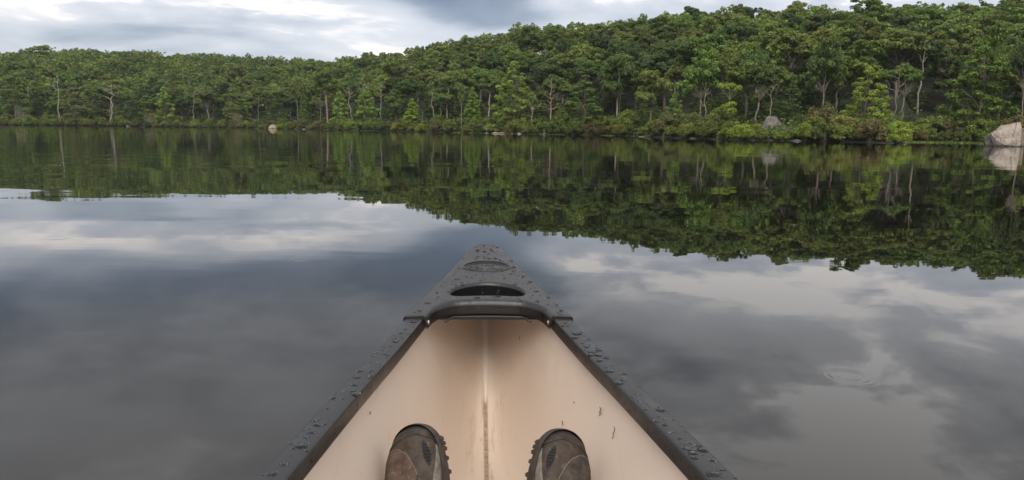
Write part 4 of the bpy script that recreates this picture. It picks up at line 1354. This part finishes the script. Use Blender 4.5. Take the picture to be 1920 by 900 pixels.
# ------------------------------------------------------------------ hiking shoes (local: x to the inner side, y heel to toe, z up from the sole)
def shoe_mats(side):
    def mk(name, c1, c2, rough=.8, sc=40, bump=.3, c3=None):
        m, t = material(name + '_' + side)
        tcn = t.n('ShaderNodeTexCoord').outputs['Object']
        a, b = t.noise(tcn, sc, 5, .65), t.noise(tcn, sc * 12, 3, .6)
        c = t.mix(t.ss(a, .35, .65), c1, c2)
        if c3: c = t.mix(t.ss(t.noise(tcn, sc * 1.7, 6, .7), .56, .66), c, c3)
        out(t, t.n('ShaderNodeBsdfPrincipled', {'Base Color': c, 'Roughness': rough, 'Normal': t.n('ShaderNodeBump', {'Strength': bump, 'Distance': .0015, 'Height': t.m('ADD', a, b)})}))
        return m
    lf = side == 'worn'
    return {
        'upper': mk('nubuck', (.034, .024, .018), (.068, .049, .037), .72, 45, .6, (.110, .074, .050)),
        'suede': mk('suede', (.066, .041, .030) if lf else (.040, .031, .026), (.125, .080, .058) if lf else (.085, .068, .058), .9, 55, .8, (.21, .145, .11) if lf else (.115, .09, .075)),
        'rubber': mk('rubber', (.026, .020, .017), (.054, .042, .035), .6, 60, .4),
        'sole': mk('outsole', (.034, .024, .020), (.066, .046, .036), .7, 60, .4),
        'rand': mk('rand', (.13, .118, .094), (.20, .182, .148), .6, 60, .25, (.085, .07, .052)),
        'mesh': mk('mesh', (.020, .020, .024), (.036, .036, .042), .9, 300, .8),
        'dark': mk('tongue', (.022, .018, .018), (.038, .032, .030), .9, 120, .6),
        'tan': mk('scuff', (.28, .19, .13), (.36, .25, .18), .85, 80, .6),
        'stitch': mk('stitch', (.15, .125, .10), (.20, .17, .14), .8, 80, .3)}
SL = 0.300
def s_half(y):   # half width of the upper along the shoe
    return np.interp(y, [0, .02, .06, .12, .19, .225, .25, .27, .285, .294, .300], [.012, .029, .034, .0355, .0480, .0495, .0470, .0405, .0305, .0190, .002])
def s_high(y):
    return np.interp(y, [0, .03, .08, .13, .17, .20, .23, .255, .275, .29, .298, .300], [.068, .078, .084, .082, .070, .058, .049, .043, .036, .026, .014, .004])
def s_skew(y):   # last bends to the inner side at the toe
    return np.interp(y, [0, .15, .24, .30], [0, 0, .004, .010])
def surf(y, ph, off=0.0):
    """ph from -90 (outer side) to 90 (inner side) degrees over the top"""
    a = math.radians(ph)
    w_, h_ = float(s_half(y)) + off, float(s_high(y)) + off
    sx = math.copysign(abs(math.sin(a)) ** .75, a)
    cz = math.cos(a) ** .62 if math.cos(a) > 0 else 0
    return Vector((float(s_skew(y)) + w_ * sx, y + (off if y > .28 else 0), .022 + h_ * cz))
SC = 1.12
def panel(mb, fn, nu=14, nv=10, th=.0016, base=.0):
    """fn(s, t) -> (y, ph); raised patch with its edges turned down"""
    P = []
    for i in range(-1, nu + 2):
        row = []
        for j in range(-1, nv + 2):
            s, t_ = min(max(i, 0), nu) / nu, min(max(j, 0), nv) / nv
            y, ph = fn(s, t_)
            rim = i in (-1, nu + 1) or j in (-1, nv + 1)
            row.append(surf(y, ph, base - .0005 if rim else base + th))
        P.append(row)
    mb.grid(np.array(P))
def make_shoe(side, flip, loc, rot, label, scuffed):
    M = shoe_mats(side)
    root = empty('hiking_shoe', loc)
    root.rotation_euler = rot
    root.scale = (SC, SC, SC)
    tag(root, label, 'shoe', 'pair of hiking shoes worn by the paddler')
    def fin(mb, nm, mat, smooth=True, parent=root, merge=None):
        if flip:
            mb.v = [(-p[0], p[1], p[2]) for p in mb.v]; mb.f = [tuple(reversed(f)) for f in mb.f]
        return mb.build(nm, M[mat], parent, smooth, merge)
    ys = np.concatenate([np.linspace(0, .24, 30), .24 + .06 * np.sin(np.linspace(0, math.pi / 2, 18))[1:]])
    phs = np.linspace(-90, 90, 33)
    # upper with an ankle opening
    mb = MB()
    P = np.array([[surf(y, p) for p in phs] for y in ys])
    keep = []
    nv = len(phs)
    for i in range(len(ys) - 1):
        for j in range(nv - 1):
            if .015 < ys[i] < .105 and abs(phs[j] + 2.8) < 42: continue
            keep.append((i * nv + j, (i + 1) * nv + j, (i + 1) * nv + j + 1, i * nv + j + 1))
    mb.add(P.reshape(-1, 3), keep)
    up = fin(mb, 'upper', 'upper')
    # sock and ankle collar filling the opening
    mb = MB()
    mb.tube([(0, .060, .055), (0, .056, .095), (0, .052, .135), (0, .050, .170)], [.033, .036, .038, .040], 18)
    fin(mb, 'sock', 'dark')
    mb = MB()
    pts = [(.030 * math.cos(a), .060 + .048 * math.sin(a), .100 + .006 * math.sin(a)) for a in np.linspace(0, 2 * math.pi, 28)]
    mb.tube(pts, [.008] * len(pts), 8, False)
    fin(mb, 'collar', 'mesh')
    # toe cap, turned up from the sole
    mb = MB()
    panel(mb, lambda s, t_: ((lambda ph: ((.283 - .024 * (abs(ph - 15) / 100) ** 1.5) * (1 - s) + .2995 * s, ph))(-90 + 180 * t_)), 14, 30, .0022)
    fin(mb, 'toe_cap', 'rubber')
    # suede vamp: rounded patch over the outer part of the forefoot
    mb = MB()
    def vamp(s, t_):
        ph = -80 + 112 * t_
        y1 = .265 - .060 * max(0, (t_ - .60) / .40) ** 1.6 - .022 * max(0, (.30 - t_) / .30) ** 2
        return .10 + (y1 - .10) * s, ph
    panel(mb, vamp, 22, 18, .0020)
    fin(mb, 'vamp', 'suede')
    # seam cord along the vamp edge
    mb = MB()
    mb.tube([surf(*(lambda q: (q[0] + .0012, q[1]))(vamp(1.0, t_)), .0012) for t_ in np.linspace(0, 1, 26)], [.0009] * 26, 5)
    fin(mb, 'seam', 'stitch', True, up)
    # light rand stripe low on the inner side
    mb = MB()
    panel(mb, lambda s, t_: (.262 - .155 * s, (82 - 1 * s) - (2 + 17 * min(1, s * 3.2)) * t_ - 6 * (1 - min(1, s * 3)) * (1 - t_) * 0), 24, 5, .0024)
    fin(mb, 'rand', 'rand')
    # inner eyestay panel
    mb = MB()
    panel(mb, lambda s, t_: (.10 + (.205 - .010 * t_ - .10) * s, 34 + 26 * t_), 14, 8, .0018)
    ey = fin(mb, 'eyestay', 'suede' if not scuffed else 'upper')
    # vent with ribs on the inner toe
    mb = MB()
    def vent(s, t_):
        c_y = .270 - .040 * s; bulge = math.sin(math.pi * min(1, max(0, s))) ** .6
        return c_y, 44 + 10 * s + (t_ - .5) * 19 * max(.15, bulge)
    panel(mb, vent, 14, 6, .0010)
    ve = fin(mb, 'vent', 'mesh')
    for k in range(6):
        mb = MB()
        s = .16 + .13 * k
        mb.tube([surf(*vent(s + .03 * (q - .5), q), .0021) for q in (.05, .3, .55, .8, .98)], [.0009] * 5, 4)
        fin(mb, 'rib', 'dark', True, ve)
    # tongue gap: two dark leaf-shaped openings in the lacing
    for (yc, pc, ln, wd) in ((.190, 27, .028, 6.5), (.185, -45, .022, 4.5)):
        mb = MB()
        panel(mb, lambda s, t_: (yc - ln + 2 * ln * s, pc + (t_ - .5) * 2 * wd * (math.sin(math.pi * min(.98, s * .62 + .38)) ** .9 + .04)), 14, 6, .0008, .0021)
        fin(mb, 'tongue_gap', 'dark')
    # webbing lace loop and lace
    mb = MB()
    cy_, cp_ = .186, 40
    pts = [surf(cy_ + .0075 * math.cos(a), cp_ + 6 * math.sin(a), .0035) for a in np.linspace(0, 2 * math.pi, 17)]
    mb.tube(pts, [.0014] * 17, 6, False)
    fin(mb, 'lace_loop', 'stitch', True, ey)
    mb = MB()
    mb.tube([surf(.186 - .004 * q, 40 - 9 * q, .004 + .002 * math.sin(q * 1.1)) for q in range(0, 9)], [.0018] * 9, 6)
    fin(mb, 'lace', 'stitch')
    if scuffed:
        mb = MB()
        panel(mb, lambda s, t_: (.232 - .020 * s - .010 * t_, -52 + 34 * t_ + 4 * s), 8, 10, .0009, .0022)
        fin(mb, 'scuff', 'tan', True, None or root)
        mb = MB()
        panel(mb, lambda s, t_: (.203 - .008 * s - .004 * math.sin(t_ * 9), 10 + 16 * t_), 5, 8, .0008, .0021)
        fin(mb, 'scuff', 'tan')
    # sole slab following the outline, and lugs round its edge
    mb = MB()
    outl = []
    yy = np.concatenate([np.linspace(0.0, .25, 24), .25 + .0535 * np.sin(np.linspace(0, math.pi / 2, 20))[1:-1]])
    ky = [0, .02, .06, .12, .19, .225, .25]
    def sole_w(y, ws):
        if y <= .25: return float(np.interp(y, ky, ws))
        return ws[-1] * (1 - ((y - .25) / .0535) ** 2.2) ** (1 / 2.2)
    for y in yy: outl.append((float(s_skew(min(y, .3))) + sole_w(y, [.014, .033, .037, .038, .0495, .0512, .0490]), float(y)))
    outl.append((.010, .3035))
    for y in yy[::-1]: outl.append((float(s_skew(min(y, .3))) - sole_w(y, [.014, .032, .036, .036, .0485, .0502, .0485]), float(y)))
    def toe_spring(y): return .012 * max(0, (y - .22) / .08) ** 1.6
    lay = []
    for (zz_, k) in ((.012, .98), (.016, 1.0), (.026, 1.0), (.030, .97)):
        lay.append([(x * k, (y - .15) * (1 - (1 - k) * .4) + .15, zz_ + toe_spring(y)) for x, y in outl])
    mb.grid(np.array(lay), close_v=True)
    n_o = len(outl)
    cen = [((p[0]) * .0, p[1], p[2]) for p in lay[0]]
    so_v = [tuple(p) for p in lay[0]]
    mid_ = [(float(s_skew(min(y, .3))), y, .012 + toe_spring(y)) for x, y in outl]
    mb.grid(np.array([lay[0], mid_]), close_v=True)
    so = fin(mb, 'sole', 'sole', True)
    for i in range(3, n_o - 3):
        x, y = outl[i]
        if i % 2 or y < .01 or y > .272: continue
        dx, dy = outl[i + 1][0] - outl[i - 1][0], outl[i + 1][1] - outl[i - 1][1]
        l = math.hypot(dx, dy) or 1
        tx, ty = dx / l, dy / l
        nx, ny = ty, -tx
        if (x - float(s_skew(min(y, .3)))) * nx < 0 and abs(nx) > .3: nx, ny = -nx, -ny
        mb = MB()
        z0 = toe_spring(y)
        b0 = []
        for (zq, k) in ((.007, .6), (.014, 1.0), (.022, .85)):
            for (sa, sb) in ((-1, -1), (1, -1), (1, 1), (-1, 1)):
                ww = .0042 * k
                oo = (.0005 if sb > 0 else -.012)
                b0.append((x + tx * ww * sa + nx * oo * (1 if sb < 0 else k), y + ty * ww * sa + ny * oo * (1 if sb < 0 else k), zq + z0))
        mb.add(b0, [(3, 2, 1, 0), (0, 1, 5, 4), (1, 2, 6, 5), (2, 3, 7, 6), (3, 0, 4, 7), (4, 5, 9, 8), (5, 6, 10, 9), (6, 7, 11, 10), (7, 4, 8, 11), (8, 9, 10, 11)])
        fin(mb, 'lug', 'sole', False, so)
    return root
def shoe_pose(toe_px, toe_py, d, tilt, splay, roll):
    """toe point on a sight line at range d; tilt = how far the shoe stands up; splay = toes outwards; roll about its length"""
    tgt = Vector(at_range(toe_px, toe_py, d))
    Rm = Matrix.Rotation(splay, 3, 'Y') @ Matrix.Rotation(tilt, 3, 'X') @ Matrix.Rotation(roll, 3, 'Y')
    tip = Rm @ Vector((0, .29, .035)) * SC
    return tuple(tgt - tip), Rm.to_euler()
lc, le = shoe_pose(765, 814, 1.33, rad(60), rad(-14), rad(-20))
make_shoe('worn', False, lc, le, 'left hiking shoe, reddish brown vamp, toe up against the tan hull', False)
rc, re_ = shoe_pose(1070, 824, 1.33, rad(60), rad(15), rad(22))
make_shoe('dark', True, rc, re_, 'right hiking shoe, darker vamp with torn tan scuffs, toe up against the hull', True)

# ------------------------------------------------------------------ thin haze added to lift the dark gaps in the woods
mb = MB()
x0, x1, y0, y1, z0, z1 = -900.0, 900.0, -60.0, 1600.0, -60.0, 75.0
mb.add([(x, y, z) for z in (z0, z1) for x, y in ((x0, y0), (x1, y0), (x1, y1), (x0, y1))], [(3, 2, 1, 0), (4, 5, 6, 7), (0, 1, 5, 4), (1, 2, 6, 5), (2, 3, 7, 6), (3, 0, 4, 7)])
m, t = material('haze')
pvn = t.n('ShaderNodeVolumePrincipled', {'Color': (0.80, 0.88, 0.92, 1), 'Density': 0.00015, 'Anisotropy': 0.1})
t.t.links.new(pvn.outputs[0], t.n('ShaderNodeOutputMaterial').inputs['Volume'])
tag(mb.build('haze', m), 'thin haze added to lift the dark tones over the lake and hills', None, None, 'stuff')
